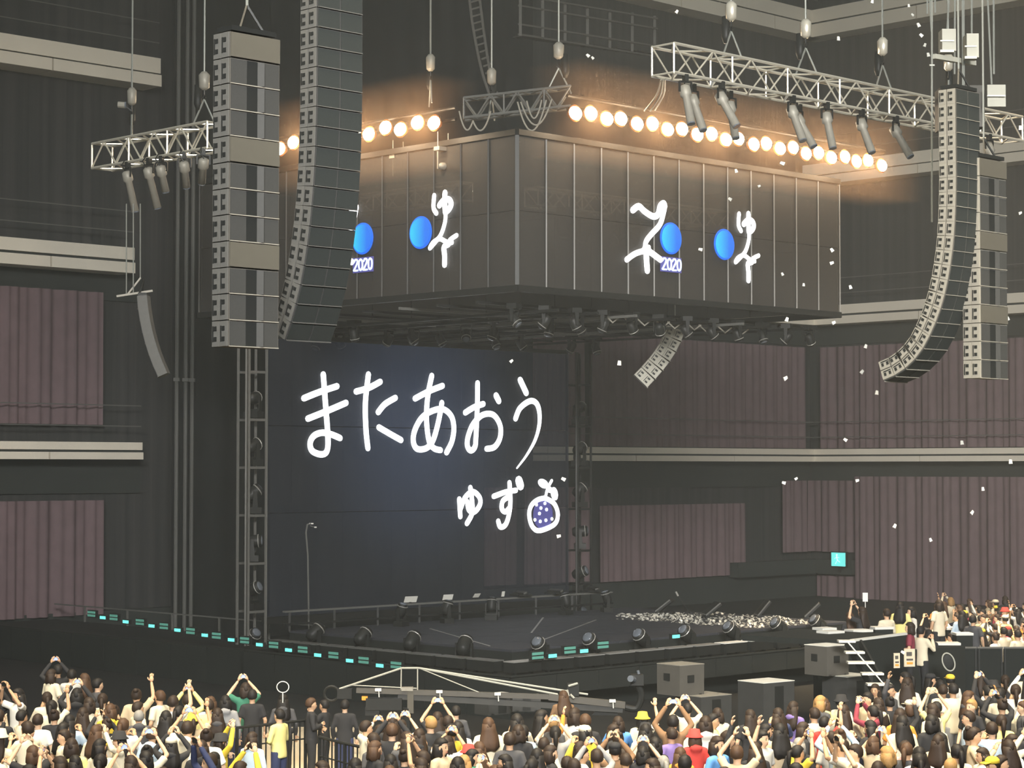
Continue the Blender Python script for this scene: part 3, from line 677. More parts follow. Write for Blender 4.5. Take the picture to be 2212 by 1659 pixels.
# the lit truss over the right of the audience
RA = W(1432, 160, 45.0); RB = on_line(2192, RA, R); RB.z = RA.z
truss(RA, RB, .62, .62, 21, 'warmly lit aluminium truss hanging above the orange lamp row on the right')
for i, (px, lab) in enumerate(((1583, 'nearest the middle of the hall'), (1745, 'second along'), (1912, 'third along'), (2055, 'nearest the right speaker columns'))):
    p = on_line(px, RA, R); p.z = RA.z + 1.05; hoist(p, 30, 'chain hoist and wire over the lit truss, %s' % lab, m='alu')
RH = [1480, 1500, 1560, 1580, 1712, 1722, 1788, 1862, 1935, 2066, 2140, 2155]
M['warmalu'] = M['alu']
def profile(p, label, group, pan, tilt, ln=.62):     # long theatre spot hanging from a clamp
    t = thing('profile_spot', label, 'spotlight', p, pan, group)
    lpart('clamp', MB().box((0, 0, -.06), (.09, .12, .16)), M['blackm'], t)
    lpart('yoke', MB().bar((-.15, 0, -.14), (.15, 0, -.14), .05, .03).bar((-.15, 0, -.14), (-.15, 0, -.36), .04, .03).bar((.15, 0, -.14), (.15, 0, -.36), .04, .03), M['blackm'], t)
    rot = Matrix.Rotation(tilt, 3, 'X'); c = V((0, 0, -.36))
    mb = MB(); mb.tube([c + rot @ V((0, 0, z)) for z in (.16, .12, -.08, -.12, -ln)], [.06, .12, .13, .085, .095], 10); lpart('barrel', mb, M['plate'], t, True)
    lpart('lens', MB().tube([c + rot @ V((0, 0, -ln - .005)), c + rot @ V((0, 0, -ln - .03))], .09, 10), M['lens'], t)
    lpart('cable', MB().tube([c + rot @ V((0, .02, .16)), c + V((.10, .12, .30)), c + V((.05, .06, .42))], .014, 5), M['blackm'], t)
    return t
hl = [(1483, 0), (1500, 1), (1562, 0), (1580, 1), (1716, 0), (1730, 1), (1790, 0), (1866, 0), (1940, 0), (2070, 0), (2142, 0)]
for i, (px, b) in enumerate(hl):
    p = on_line(px, RA - L * (.31 if not b else -.31), R); p.z = RA.z - .02
    profile(p, 'theatre spotlight under the lit truss, %s from its near end' % ORD[i], 'theatre spotlights under the lit truss', .5 + .2 * (i % 3), -.30 - .12 * (i % 3), .72)
# left truss, mostly hidden by the tall speaker column
LA = W(470, 322, 50.0); LB = on_line(216, LA, L); LB.z = LA.z
truss(LA, LB, .6, .62, 9, 'short dim truss hanging left of the tall speaker column')
for px, lab in ((280, 'over the left truss end above the small speaker array'), (437, 'beside the tall speaker column over the left truss')):
    p = on_line(px, LA, L); p.z = LA.z + 1.05; hoist(p, 30, 'chain hoist ' + lab, m='plate')
for i, px in enumerate((272, 318, 345, 395, 436)):
    p = on_line(px, LA - R * .3, L); p.z = LA.z - .02
    profile(p, 'theatre spotlight under the left truss, %s from its far end' % ORD[i], 'theatre spotlights under the left truss', 2.2 + .3 * i, -.25 - .1 * i, .85 if i < 2 else .5)
t = thing('followspot', 'round lamp on a bracket above the left truss end', 'spotlight', W(262, 228, 50.5))
part('lamp_body', MB().cyl(W(255, 226, 50.5), W(270, 227, 50.5), .075, 10), M['plate'], t); part('lamp_lens', MB().cyl(W(270, 227, 50.5), W(273, 227, 50.5), .08, 10), M['lens'], t)
part('bracket', MB().bar(W(268, 227, 50.5), W(285, 240, 50.5), .03), M['blackm'], t)

# orange blinder rows along the cube's upper edges
lamp_me = {}
def blinder(pairs, out, u, label, group):
    c = sum((q for q in pairs), V((0, 0, 0))) / len(pairs)
    t = thing('blinder_lamp', label, 'lamp', c, math.atan2(u.y, u.x), group)
    sg = 1 if out.dot(V((-u.y, u.x, 0))) > 0 else -1
    lpart('bracket', MB().box((0, -sg * .16, .10), (.72 if len(pairs) > 1 else .36, .05, .10)), M['blackm'], t)
    for q in pairs:
        dx = (q - c).dot(u); dz = q.z - c.z
        can = MB(); ys = (-.14, .02, .05)
        can.tube([(dx, sg * y, dz) for y in ys], [.10, .215, .22], 14, cap=True); o = lpart('lamp_can', can, M['halo'], t, True)
        lens = MB(); lens.ell((dx, sg * .055, dz), (.225, .08, .172), 14, 8); link('bulb', lens.mesh('bulb', M['hot'], True), o)  # bulb widened to stand in for the blown-out bloom
PR = [(1239.5, 245), (1273, 245), (1307.7, 257), (1338, 257), (1373, 268), (1406, 267), (1439, 280), (1470, 279), (1503, 291), (1534, 289), (1565, 302), (1592, 300), (1625, 312), (1652, 310), (1682, 321), (1710, 319), (1738, 332), (1765, 330), (1793, 341), (1822, 339), (1847, 349), (1872, 347), (1902, 358)]
PLm = [(608, 322), (637, 308), (675, 306), (705, 296), (740, 300), (770, 287), (800, 290), (836, 276), (868, 280), (905, 265), (941, 266)]
pr_out = CX - L * .55; pl_out = CX - R * .55
q = [PL(x, y, pr_out, L) for x, y in PR]
for i in range(0, 23, 2):
    blinder(q[i:i + 2], -L, R, 'glowing orange lamp pair above the letters, %s from the cube corner going right' % ORD[i // 2] if i < 22 else 'single glowing orange lamp at the far right end of the row', 'orange lamps along the right upper edge of the cube')
q = [PL(x, y, pl_out, R) for x, y in PLm][::-1]
for i in range(0, 11, 2):
    blinder(q[i:i + 2], -R, L, 'glowing orange lamps above the left video face, set %s from the cube corner' % ORD[i // 2], 'orange lamps along the left upper edge of the cube')
# black pipes that carry the rows
a = PL(1225, 232, pr_out + L * .2, L); b = on_line(1915, a, R); b.z = a.z
t = solo('lamp_pipe', MB().cyl(a, b, .05, 8).cyl(a + Z * .3, b + Z * .3, .05, 8), M['blackm'], 'black pipe pair carrying the long right row of orange lamps', 'pipe')
a = PL(985, 258, pl_out + R * .2, R); b = on_line(470, a, L); b.z = a.z
solo('lamp_pipe', MB().cyl(a, b, .05, 8).cyl(a + Z * .3, b + Z * .3, .05, 8), M['blackm'], 'black pipe pair carrying the short left row of orange lamps', 'pipe')
# lights in the lamps
for pts, pl_, n in ((PR, pr_out, L), (PLm, pl_out, R)):
    for i in range(0, len(pts) - 2, 4):
        p = PL((pts[i][0] + pts[min(i + 3, len(pts) - 1)][0]) / 2, (pts[i][1] + pts[min(i + 3, len(pts) - 1)][1]) / 2, pl_ - n * .35, n)
        l = bpy.data.lights.new('blinder_light', 'POINT'); l.energy = 190; l.color = (1.0, 0.72, 0.46); l.shadow_soft_size = .25
        o = bpy.data.objects.new('blinder_light', l); COL.objects.link(o); o.location = p

# things hanging around the corner of the cube top
a = PL(985, 262, CX - R * .2, R); b = on_line(1212, CX - L * .4, R); 
truss(V((CX.x, CX.y, 0)) + L * 1.6 - R * .3 + Z * (Z1 + .55), V((CX.x, CX.y, 0)) + R * 1.6 - L * .3 + Z * (Z1 + .85), .5, .5, 8, 'dark corner truss above the near edge of the cube', m='rail')
for px, py, lab in ((930, 175, 'over the left row of orange lamps'), (1207, 150, 'above the near corner of the cube'), (1062, 205, 'above the corner truss')):
    hoist(W(px, py + 14, CY + (2 if px < 1100 else 1)), 30, 'chain hoist and wire ' + lab, m='plate')
def swag(x0, y0, x1, y1, dip, Y, lab, r=.022):
    a, b = W(x0, y0, Y), W(x1, y1, Y); pts = []
    for i in range(13):
        s = i / 12; p = a.lerp(b, s); p.z -= dip * (1 - (2 * s - 1) ** 2); pts.append(p)
    solo('cable_swag', MB().tube(pts, r, 6), M['plate'], lab, 'cable', 'cables looped along the cube top')
swag(1118, 220, 1180, 216, .75, 53.05, 'shallow cable loop between the corner truss and the lamp row')
swag(1125, 220, 1192, 214, .62, 53.05, 'middle cable loop at the cube corner')
swag(1138, 218, 1170, 216, .45, 53.05, 'smallest cable loop at the cube corner')
swag(992, 240, 1022, 260, .35, 53.05, 'cable loop left of the cube corner')
swag(1022, 262, 1060, 240, .35, 53.05, 'cable loop just left of the corner truss middle')
# cables dropping from the lit truss to the orange lamps
for i, (x0, y0, x1, y1) in enumerate(((1428, 172, 1392, 240), (1432, 172, 1405, 240), (1436, 172, 1415, 238))):
    solo('cable_drop', MB().tube(cat_rom([W(x0, y0, 45.3), W((x0 + x1) / 2 + 8, (y0 + y1) / 2, 49), W(x1, y1, 52.5)]), .02, 5), M['plate'], 'thin cable dropping from the lit truss end, %s of three' % ORD[i], 'cable', 'cable bundle at the lit truss end')
# cable ladder and catwalk up in the roof
ld = thing('cable_ladder', 'slanting cable ladder in the dark roof above the cube corner', 'ladder', W(1040, 120, 66))
for dx in (0, 22): part('ladder_rail', MB().tube(cat_rom([W(1012 + dx, -20, 66), W(1022 + dx, 60, 66), W(1040 + dx * .8, 150, 66), W(1060 + dx * .6, 212, 66)]), .045, 6), M['plated'], ld)
for i in range(15):
    s = i / 14; y = -10 + 215 * s; x = 1014 + 48 * s ** 1.4
    part('rung', MB().cyl(W(x, y, 66), W(x + 22 - 8 * s, y - 6, 66), .03, 5), M['plated'], ld)
cw = thing('catwalk', 'dim steel catwalk crossing the roof above the cube', 'catwalk', W(1250, 60, 74))
for y0, y1 in ((0, 40), (22, 62), (62, 100), (84, 122)): part('rail_bar', MB().bar(W(1120, y0 - 10, 72), W(1420, y1, 80), .06), M['plated'], cw)
for i in range(7):
    s = i / 6; part('upright', MB().bar(W(1124 + 290 * s, -10 + 45 * s, 72 + 8 * s), W(1124 + 290 * s, 78 + 40 * s, 72 + 8 * s), .10), M['plated'], cw)
for i in range(6):
    s = i / 6; part('floor_plate', MB().bar(W(1124 + 290 * s, 78 + 40 * s, 73 + 8 * s), W(1168 + 290 * s, 84 + 40 * s, 74.2 + 8 * s), .6, .05), M['cabd'], cw)
# hanging gear inside the cube seen through the lattice
def inside(px, py, dep): return W(px, py, dep)
truss(CX + R * 3.5 + L * 3 + Z * (Z1 - 1.2), CX + R * 11.5 + L * 3 + Z * (Z1 - 1.2), .5, .5, 14, 'truss hanging inside the video cube behind its right face', m='alu')
truss(CX + R * 2.5 + L * 4.5 + Z * (Z1 - 1.0), CX + R * 2.5 + L * 11 + Z * (Z1 - 1.0), .5, .5, 11, 'truss hanging inside the video cube behind its left face', m='alu')
for i, s in enumerate((4.4, 5.6, 6.5, 7.6, 8.4, 9.5, 10.6)):
    p = CX + R * s + L * (2.6 + .5 * (i % 2)) + Z * (Z1 - 1.2)
    moving(p, 'spotlight hanging inside the cube behind its right face, %s from the corner' % ORD[i], 'spotlights hanging inside the cube', .5 + .2 * i, i, 1.3, True)
for i, (px, py) in enumerate(((860, 382), (957, 366))):
    p = W(px, py, CY + 1.9 + (1.6 if i == 0 else 0)); t = thing('square_hanger', 'square hanging bracket by the upper edge of the left video face, %s' % ('farther from the corner' if i == 0 else 'nearer the corner'), 'hanger', p, A)
    lpart('bracket_frame', MB().bar((-.18, 0, .0), (-.18, 0, .5), .03).bar((.18, 0, 0), (.18, 0, .5), .03), M['plate'], t)
    lpart('top_cap', MB().box((0, 0, .52), (.46, .2, .10)), M['plate'], t); lpart('weight', MB().ell((0, 0, .08), (.17, .12, .10), 10, 6), M['plate'], t, True)
    lpart('wire', MB().cyl((-.18, 0, .5), (-.18, 0, .95), .012, 5).cyl((.18, 0, .5), (.18, 0, .95), .012, 5), M['steel'], t)
# gear hanging under the cube
k = 0
rows = [(.06, .0), (.10, .25), (.35, .1), (.55, .3), (.75, .06), (.92, .5)]
for i in range(12):
    for j, (fx, off) in enumerate(((.05, 0), (.30, .02), (.62, .04))):
        if (i + j) % 3 == 1 and j: continue
        a = SW * (i + .5) / 12
        p = CX + R * (a if j != 1 else SW * fx) + L * (SW * fx if j != 1 else a) + Z * (Z0 - .40)
        k += 1
        moving(p, 'spotlight under the video cube, place %s in bar %s from the near edge' % (ORD[i], ['one', 'two', 'three'][j]), 'spotlights hanging under the video cube', .3 + .5 * rnd.random(), rnd.random() * 6, .9, True)
# zigzag festoon of white cables under the right face
for i in range(9):
    x0 = 1305 + i * 34 + rnd.random() * 10; y0 = 682 + i * 3.2
    solo('white_cable', MB().tube([W(x0, y0, 56 + i * .55), W(x0 + 16, y0 + 15, 56 + i * .55), W(x0 + 30, y0 + 4, 56.2 + i * .55)], .022, 5), M['plate'], 'short white cable bend under the cube, %s from its near corner' % ORD[i], 'cable', 'white cable bends under the cube')

# ------------------------------------------------------------------ loudspeaker arrays
def cabinet_parts(w_, d_, h_, style, pm, sm, gm):
    d = {}
    d['shell'] = MB().box((0, 0, 0), (w_, d_, h_ - .012)).mesh('cabinet', sm)
    if style == 'solid':
        d['panel'] = MB().box((0, -d_ / 2 - .012, 0), (w_ * .985, .022, h_ * .93)).mesh('front_panel', M['cabl'])
    elif style == 'cells':
        d['g1'] = MB().box((-w_ * .325, -d_ / 2 - .006, 0), (w_ * .31, .012, h_ * .90)).mesh('grille', gm)
        d['g2'] = MB().box((w_ * .315, -d_ / 2 - .006, 0), (w_ * .33, .012, h_ * .90)).mesh('grille', gm)
        d['horn'] = MB().box((-w_ * .055, -d_ / 2 - .003, 0), (w_ * .22, .006, h_ * .92)).mesh('waveguide', M['horn'])
        d['flare'] = MB().hexa([(w_ * .05, -d_ / 2 - .006, -h_ * .46), (w_ * .15, -d_ / 2 - .05, -h_ * .46), (w_ * .155, -d_ / 2 - .05, -h_ * .46), (w_ * .155, -d_ / 2 - .002, -h_ * .46)],
                               [(w_ * .05, -d_ / 2 - .006, h_ * .46), (w_ * .15, -d_ / 2 - .05, h_ * .46), (w_ * .155, -d_ / 2 - .05, h_ * .46), (w_ * .155, -d_ / 2 - .002, h_ * .46)]).mesh('flare', M['grille'])
        d['lip'] = MB().box((0, -d_ / 2 - .012, -h_ * .485), (w_ * .98, .024, .014)).mesh('front_lip', M['plate'])
    else:
        d['g1'] = MB().box((-w_ * .25, -d_ / 2 - .006, 0), (w_ * .46, .012, h_ * .86)).mesh('grille', gm)
        d['g2'] = MB().box((w_ * .25, -d_ / 2 - .006, 0), (w_ * .46, .012, h_ * .86)).mesh('grille', gm)
        d['lip'] = MB().box((0, -d_ / 2 - .012, -h_ * .47), (w_ * .97, .03, .012)).mesh('front_lip', pm)
    mb = MB(); x = -w_ / 2 - .008
    mb.box((x, -d_ * .24, 0), (.016, d_ * .44, h_ * .96)); mb.box((x, d_ * .25, 0), (.016, d_ * .42, h_ * .96))
    for yy in (-.24, .25):
        for zz in (-.2, .2): mb.box((x - .006, d_ * yy, h_ * zz), (.02, d_ * .16, h_ * .17), None, 1)
        mb.box((x - .006, d_ * (yy + .14), 0), (.02, .02, h_ * .6), None, 1)
    d['rig'] = mb.mesh('rigging_plate', [pm, M['horn']])
    return d
NM = {'panel': 'front_panel', 'g1': 'grille', 'g2': 'grille', 'horn': 'waveguide', 'flare': 'flare', 'lip': 'front_lip', 'rig': 'rigging_plate'}
def array(name, label, p, rz, boxes, h_, tilts, wires=True, ztop=30):
    t = thing(name, label, 'loudspeaker', p, rz, 'hanging loudspeaker arrays')
    pos = V((0, 0, 0)); ang = 0.0
    d_ = boxes['d']
    for i, tl in enumerate(tilts):
        ang += tl
        rot = Matrix.Rotation(ang, 3, 'X')          # front (-y) turns down
        # hinge at the front lower edges
        top = pos; c = top + rot @ V((0, d_ / 2, -h_ / 2)); pos = top + rot @ V((0, 0, -h_))
        d = boxes['solid'] if i in boxes.get('solid_at', ()) else boxes['std']
        o = link('cabinet', d['shell'], t, c, (ang, 0, 0))
        for k_, me in d.items():
            if k_ != 'shell': link(NM[k_], me, o)
    lpart('top_frame', MB().box((0, d_ / 2, .06), (boxes['w'] * .9, d_ * .9, .07)).bar((-.2, d_ * .2, .09), (0, d_ * .5, .45), .03).bar((.2, d_ * .2, .09), (0, d_ * .5, .45), .03), M['blackm'], t)
    if wires: lpart('hanging_wire', MB().cyl((0, d_ * .5, .4), (0, d_ * .5, ztop - p.z), .02, 5), M['steel'], t)
    return t
col_l = {'std': cabinet_parts(.88, .38, .370, 'cells', M['plated'], M['cab'], M['grille']), 'solid': cabinet_parts(.88, .38, .370, 'solid', M['plated'], M['cab'], M['grille']), 'solid_at': (0, 4, 8), 'd': .38, 'w': .88}
# tall column left, front edge seen at 498
pL = W(551, 76, 30.0)
array('speaker_column', 'tall straight grey loudspeaker column at the left with twelve cabinets', pL, A, col_l, .370, [0] * 12)
col_r = {'std': cabinet_parts(.94, .40, .358, 'cells', M['plate'], M['plate'], M['grille']), 'solid': cabinet_parts(.94, .40, .358, 'solid', M['plate'], M['plate'], M['grille']), 'solid_at': (0, 4, 8), 'd': .42, 'w': .97}
pR = W(2145, 345, 41.5)
array('speaker_column', 'straight loudspeaker column at the far right behind the curved array', pR, A, col_r, .358, [0.0] * 6 + [.0] * 6)
jl = {'std': cabinet_parts(.86, .38, .29, 'j', M['plated'], M['cabd'], M['grilled']), 'd': .38, 'w': .86}
pJ = W(735, -60, 31.0)
array('curved_array', 'dark curved loudspeaker array hanging in front of the left video face', pJ, A, jl, .29, [0.0] * 6 + [.015] * 4 + [.03] * 3 + [.045] * 3 + [.07] * 3)
jr = {'std': cabinet_parts(.80, .40, .30, 'j', M['plate'], M['cab'], M['grilled']), 'd': .40, 'w': .80}
pJR = W(2090, 196, 41.0)
array('curved_array', 'pale-sided curved loudspeaker array at the right, sweeping forward at its foot', pJR, A, jr, .285, [0.0] * 6 + [.02] * 4 + [.045] * 4 + [.08] * 4 + [.17] * 4)
# second straight stack behind at the right edge foot
sm_r = {'std': cabinet_parts(.5, .52, .30, 'j', M['pale'], M['plate'], M['grilled']), 'd': .52, 'w': .5}
p = W(1478, 716, 61.0)
array('small_array', 'small cream six-box loudspeaker array curling under the cube on the right', p, math.pi / 2, sm_r, .33, [.36, .10, .12, .08, .06, .05], True, 12)
sm_l = {'std': cabinet_parts(.5, .24, .33, 'j', M['cabl'], M['plated'], M['grilled']), 'd': .24, 'w': .5}
p = W(300, 642, 52.0)
array('small_array', 'small dark loudspeaker array with white edges below the left truss', p, -math.pi / 2, sm_l, .29, [.10, .06, .05, .05, .05, .06, .05], False)
fr = thing('array_bumper', 'small rigging frame on three wires carrying the dark left array', 'rigging frame', W(290, 636, 52.0))
part('crossbar', MB().bar(W(252, 640, 52), W(330, 628, 52), .05).bar(W(275, 637, 52), W(304, 600, 52), .04), M['plate'], fr)
for px in (273, 288, 303): part('wire', MB().cyl(W(px, 636 if px < 300 else 600, 52), W(px, 440, 51.4), .016, 5), M['steel'], fr)
# boxes and wires hanging high at the right
for i, (px, py) in enumerate(((2030, 105), )):
    t = thing('amp_rack', 'two grey slatted boxes on a pale beam hung high above the curved array', 'rack', W(2070, 130, 44))
    part('beam', MB().bar(W(2016, 122, 44), W(2104, 137, 45), .12, .10), M['pale'], t)
    for a, b, c, d in ((2031, 66, 2061, 114), (2084, 76, 2110, 128)):
        part('box', MB().box(W((a + c) / 2, (b + d) / 2, 44.3), ((c - a) * 44.3 / FPX, .4, (d - b) * 44.3 / FPX)), M['pale'], t)
        part('slat', MB().box(W((a + c) / 2, (b + d) / 2 - 2, 44.08), ((c - a) * 44.3 / FPX, .02, .03)).box(W((a + c) / 2, d - 4, 44.08), ((c - a) * 44.3 / FPX, .02, .05)), M['white'], t)
t = thing('amp_rack', 'large grey box with a pale slatted end beside the lit truss end', 'rack', W(2120, 215, 47))
b0 = W(2083, 228, 46.6); part('box', MB().box(b0 + V((0, .5, 0)), (.92, .9, .92)), M['cab'], t)
part('pale_end', MB().box(W(2152, 207, 46.2), (.40, .06, .48)), M['pale'], t); part('slat', MB().box(W(2152, 207, 46.1), (.40, .03, .03)), M['white'], t)
for i, (x0, x1, y1) in enumerate(((2003, 2003, 30), (2006, 2012, 68), (2053, 2046, 66), (2063, 2062, 160), (2080, 2081, 185), (2099, 2099, 78), (2131, 2142, 182), (2146, 2147, 160), (2019, 2020, 28))):
    solo('hanging_wire', MB().cyl(W(x0, -60, 44.5), W(x1, y1, 44.5), .020 if i != 4 else .032, 5), M['steel'], 'thin steel wire at the upper right, %s from the curved array side' % ORD[i], 'wire', 'wires at the upper right')
t = thing('cable_bundle', 'slim steel riser pipe hanging beside the curved array', 'pipe', W(2014, 400, 43)); part('pipe', MB().cyl(W(2013, -60, 43), W(2013, 480, 43), .02, 6), M['steel'], t); part('clip', MB().box(W(2013, 141, 43), (.10, .05, .03)), M['steel'], t)

# ------------------------------------------------------------------ stage haze filling the hall
r1 = (WC - V((S0.x, S0.y, 0))).dot(R) - .4; l1 = (WL0 - V((S0.x, S0.y, 0))).dot(L) - .4
hz = MB(); hz.hexa([st(-20, -20, .05), st(r1, -20, .05), st(r1, l1, .05), st(-20, l1, .05)], [st(-20, -20, 31), st(r1, -20, 31), st(r1, l1, 31), st(-20, l1, 31)])
hm = bpy.data.materials.new('stage_haze'); hm.use_nodes = True; nt = hm.node_tree; nt.nodes.remove(nt.nodes['Principled BSDF'])
vs_ = nt.nodes.new('ShaderNodeVolumeScatter'); vs_.inputs['Density'].default_value = 0.0023; vs_.inputs['Anisotropy'].default_value = 0.35
vs_.inputs['Color'].default_value = (0.90, 0.97, 1.0, 1)
nt.links.new(vs_.outputs[0], nt.nodes['Material Output'].inputs['Volume'])
o = link('haze', hz.mesh('haze', hm)); tag(o, 'thin grey stage haze filling the hall', 'haze', None, 'stuff')
def glow_box(c, u, n, ln, lab):         # orange-tinted haze box added around a lamp row to imitate its glow
    mb = MB(); mb.box((0, 0, 0), (ln, 1.9, 2.3)); m = bpy.data.materials.new('lamp_glow'); m.use_nodes = True; nt = m.node_tree; nt.nodes.remove(nt.nodes['Principled BSDF'])
    v = nt.nodes.new('ShaderNodeVolumeScatter'); v.inputs['Density'].default_value = 0.045; v.inputs['Color'].default_value = (1.0, 0.62, 0.34, 1); v.inputs['Anisotropy'].default_value = 0.3
    nt.links.new(v.outputs[0], nt.nodes['Material Output'].inputs['Volume'])
    tag(link('lamp_glow_haze', mb.mesh('lamp_glow_haze', m), None, c, (0, 0, math.atan2(u.y, u.x))), lab, 'haze', None, 'stuff')
a = PL(1230, 240, pr_out - L * .3, L); b = on_line(1910, a, R); b.z = a.z; glow_box((a + b) / 2, R, L, (b - a).length + 1.2, 'added haze box giving the glow around the right row of orange lamps')
a = PL(950, 268, pl_out - R * .3, R); b = on_line(600, a, L); b.z = a.z; glow_box((a + b) / 2, L, R, (b - a).length + 1.0, 'added haze box giving the glow around the left row of orange lamps')
# ------------------------------------------------------------------ floor loudspeakers, stairs, platforms
def floor_box(px0, px1, pym, py0, Y, z0, wd, dp, ht, label, name='floor_speaker', holes=True, top=False, m='cab', rz=None):
    p = W((px0 + px1) / 2, pym, Y); p.z = z0
    t = thing(name, label, 'loudspeaker', p, A - .1 if rz is None else rz, 'loudspeakers standing before the stage')
    lpart('cabinet', MB().box((0, 0, ht / 2), (wd, dp, ht)), M[m], t)
    if holes:
        lpart('port', MB().box((-wd * .05, -dp / 2 - .005, ht * .55), (wd * .26, .02, ht * .24)), M['horn'], t)
        lpart('port', MB().box((-wd / 2 - .005, dp * .05, ht * .60), (.02, dp * .26, ht * .24)), M['horn'], t)
    else:
        lpart('grille_strip', MB().box((0, -dp / 2 - .006, ht * .5), (wd * .28, .012, ht * .86)), M['horn'], t)
    lpart('edge_trim', MB().box((0, 0, ht + .008), (wd + .01, dp + .01, .016)), M['white'] if top else M['plate'], t)
    lpart('skid', MB().box((-wd * .35, 0, .015), (.08, dp, .03)).box((wd * .35, 0, .015), (.08, dp, .03)), M['blackm'], t)
floor_box(1490, 1550, 1500, 1475, 47.0, 0.0, .92, .80, 1.02, 'dark low loudspeaker cabinet under the pale cube box left of the middle', holes=False, m='cabd')
floor_box(1425, 1515, 1450, 1425, 47.0, 1.03, .74, .72, .66, 'pale square loudspeaker cube with two ports stacked nearer the stage corner')
floor_box(1600, 1710, 1490, 1458, 48.0, 0.0, .98, .80, 1.22, 'dark loudspeaker cabinet with a slatted front and a littered top', holes=False, top=True, m='cabd')
floor_box(1800, 1862, 1480, 1445, 48.5, 0.0, .86, .76, 1.30, 'dark loudspeaker cabinet beside the foot of the steps', holes=False, top=True, m='cabd')
floor_box(1745, 1826, 1425, 1400, 48.5, 1.32, .72, .68, .66, 'pale square loudspeaker cube with two ports beside the steps', top=True)
floor_box(1040, 1100, 1460, 1430, 47.5, 0.55, .78, .5, .42, 'dark box with a bright top edge under the stage corner', holes=False, top=True, m='cabd')
floor_box(1105, 1165, 1465, 1440, 46.8, 0.70, .62, .5, .32, 'small dark case with a bright lid right of the stage corner', holes=False, top=True, m='cabd', rz=.1)
# steps up to the side platform
st_ = thing('steps', 'open cream-edged steps leading up to the side platform at the right', 'steps', W(1870, 1500, 46))
TR = [(1810, 1846, 1385), (1825, 1866, 1409), (1830, 1887, 1431), (1860, 1907, 1455), (1872, 1925, 1478)]
for i, (a, b, y) in enumerate(TR):
    p, q = W(a, y, 47.6 - i * .30), W(b, y, 47.6 - i * .30); mb = MB(); mb.box((p + q) / 2, ((q - p).length, .30, .045)); part('tread', mb, M['white'], st_)
part('handrail', MB().cyl(W(1832, 1388, 46.5), W(1916, 1486, 45.6), .016, 6), M['white'], st_)
for i in range(2): part('stringer', MB().bar(W(1828 + 30 * i, 1388, 47.8), W(1890 + 30 * i, 1500, 46.4), .05, .16), M['blackm'], st_)
# dark side platform
pf = thing('side_platform', 'dark side platform with pale edge right of the steps', 'platform', V((9.9, 51.5, 0)))
c0 = W(1846, 1386, 49.0); c1 = W(1962, 1372, 51.0)
zt = 6 + (c0.z - 6)
def wallq(mb, a, b, z0, z1, th):
    a = V((a.x, a.y, 0)); b = V((b.x, b.y, 0)); n = V((-(b - a).y, (b - a).x, 0)).normalized() * th
    return mb.hexa([a + Z * z0, b + Z * z0, b + n + Z * z0, a + n + Z * z0], [a + Z * z1, b + Z * z1, b + n + Z * z1, a + n + Z * z1])
part('front_wall', wallq(MB(), c0, c1, 0, c0.z, .25), M['skirtb'], pf)
part('deck_slab', wallq(MB(), c0 + V((0, .26, 0)), c1 + V((0, .26, 0)), c0.z - .15, c0.z - .02, 3.0), M['skirtb'], pf)
part('pale_edge', wallq(MB(), c0, c1, c0.z, c0.z + .05, .12), M['white'], pf)  # white strip along the top of the front wall
c2 = W(2085, 1410, 52.0)
part('side_wall', wallq(MB(), c1, c2, 0, c1.z - .35, .25), M['skirt'], pf)
for i, (a, b, y, Y) in enumerate(((2022, 2072, 1390, 53), (2060, 2098, 1369, 55), (2038, 2065, 1357, 57), (1880, 1925, 1356, 53.5), (1830, 1880, 1362, 53), (1762, 1800, 1358, 52.5), (1770, 1818, 1365, 51.8))):
    p, q = W(a, y, Y), W(b, y, Y); t = thing('low_bench', 'low dark bench with a bright pale top near the right platform, %s of seven' % ORD[i], 'bench', V(((p.x + q.x) / 2, Y, 0)), 0.1 * i, 'pale-topped benches at the right')
    wd = (q - p).length
    lpart('top', MB().box((0, 0, p.z), (wd, .42, .06)), M['white'], t); lpart('body', MB().box((0, 0, (p.z - .03) / 2), (wd * .94, .38, p.z - .03)), M['skirtb'], t)
# black barrier panels in front of the distant audience
for i in range(4):
    a = W(2000 + i * 56, 1402, 54.0 - i * .25); b = W(2054 + i * 56, 1402, 53.75 - i * .25)
    t = thing('crowd_barrier', 'black crowd barrier panel before the distant audience, %s from the steps' % ORD[i], 'barrier', V(((a.x + b.x) / 2, a.y, 0)), 0, 'black barriers at the right')
    part('panel', MB().hexa([V((a.x, a.y, .1)), V((b.x, b.y, .1)), V((b.x, b.y + .05, .1)), V((a.x, a.y + .05, .1))], [a, b, b + V((0, .05, 0)), a + V((0, .05, 0))]), M['skirtb'], t)
    part('top_rail', MB().cyl(a + Z * .03, b + Z * .03, .03, 6), M['rail'], t)
    for s in (0.05, .95):
        c = a.lerp(b, s); part('leg', MB().bar(V((c.x, c.y, 0)), V((c.x, c.y, c.z)), .04), M['blackm'], t); part('foot', MB().box((c.x, c.y - .15, .02), (.06, .5, .04)), M['blackm'], t)
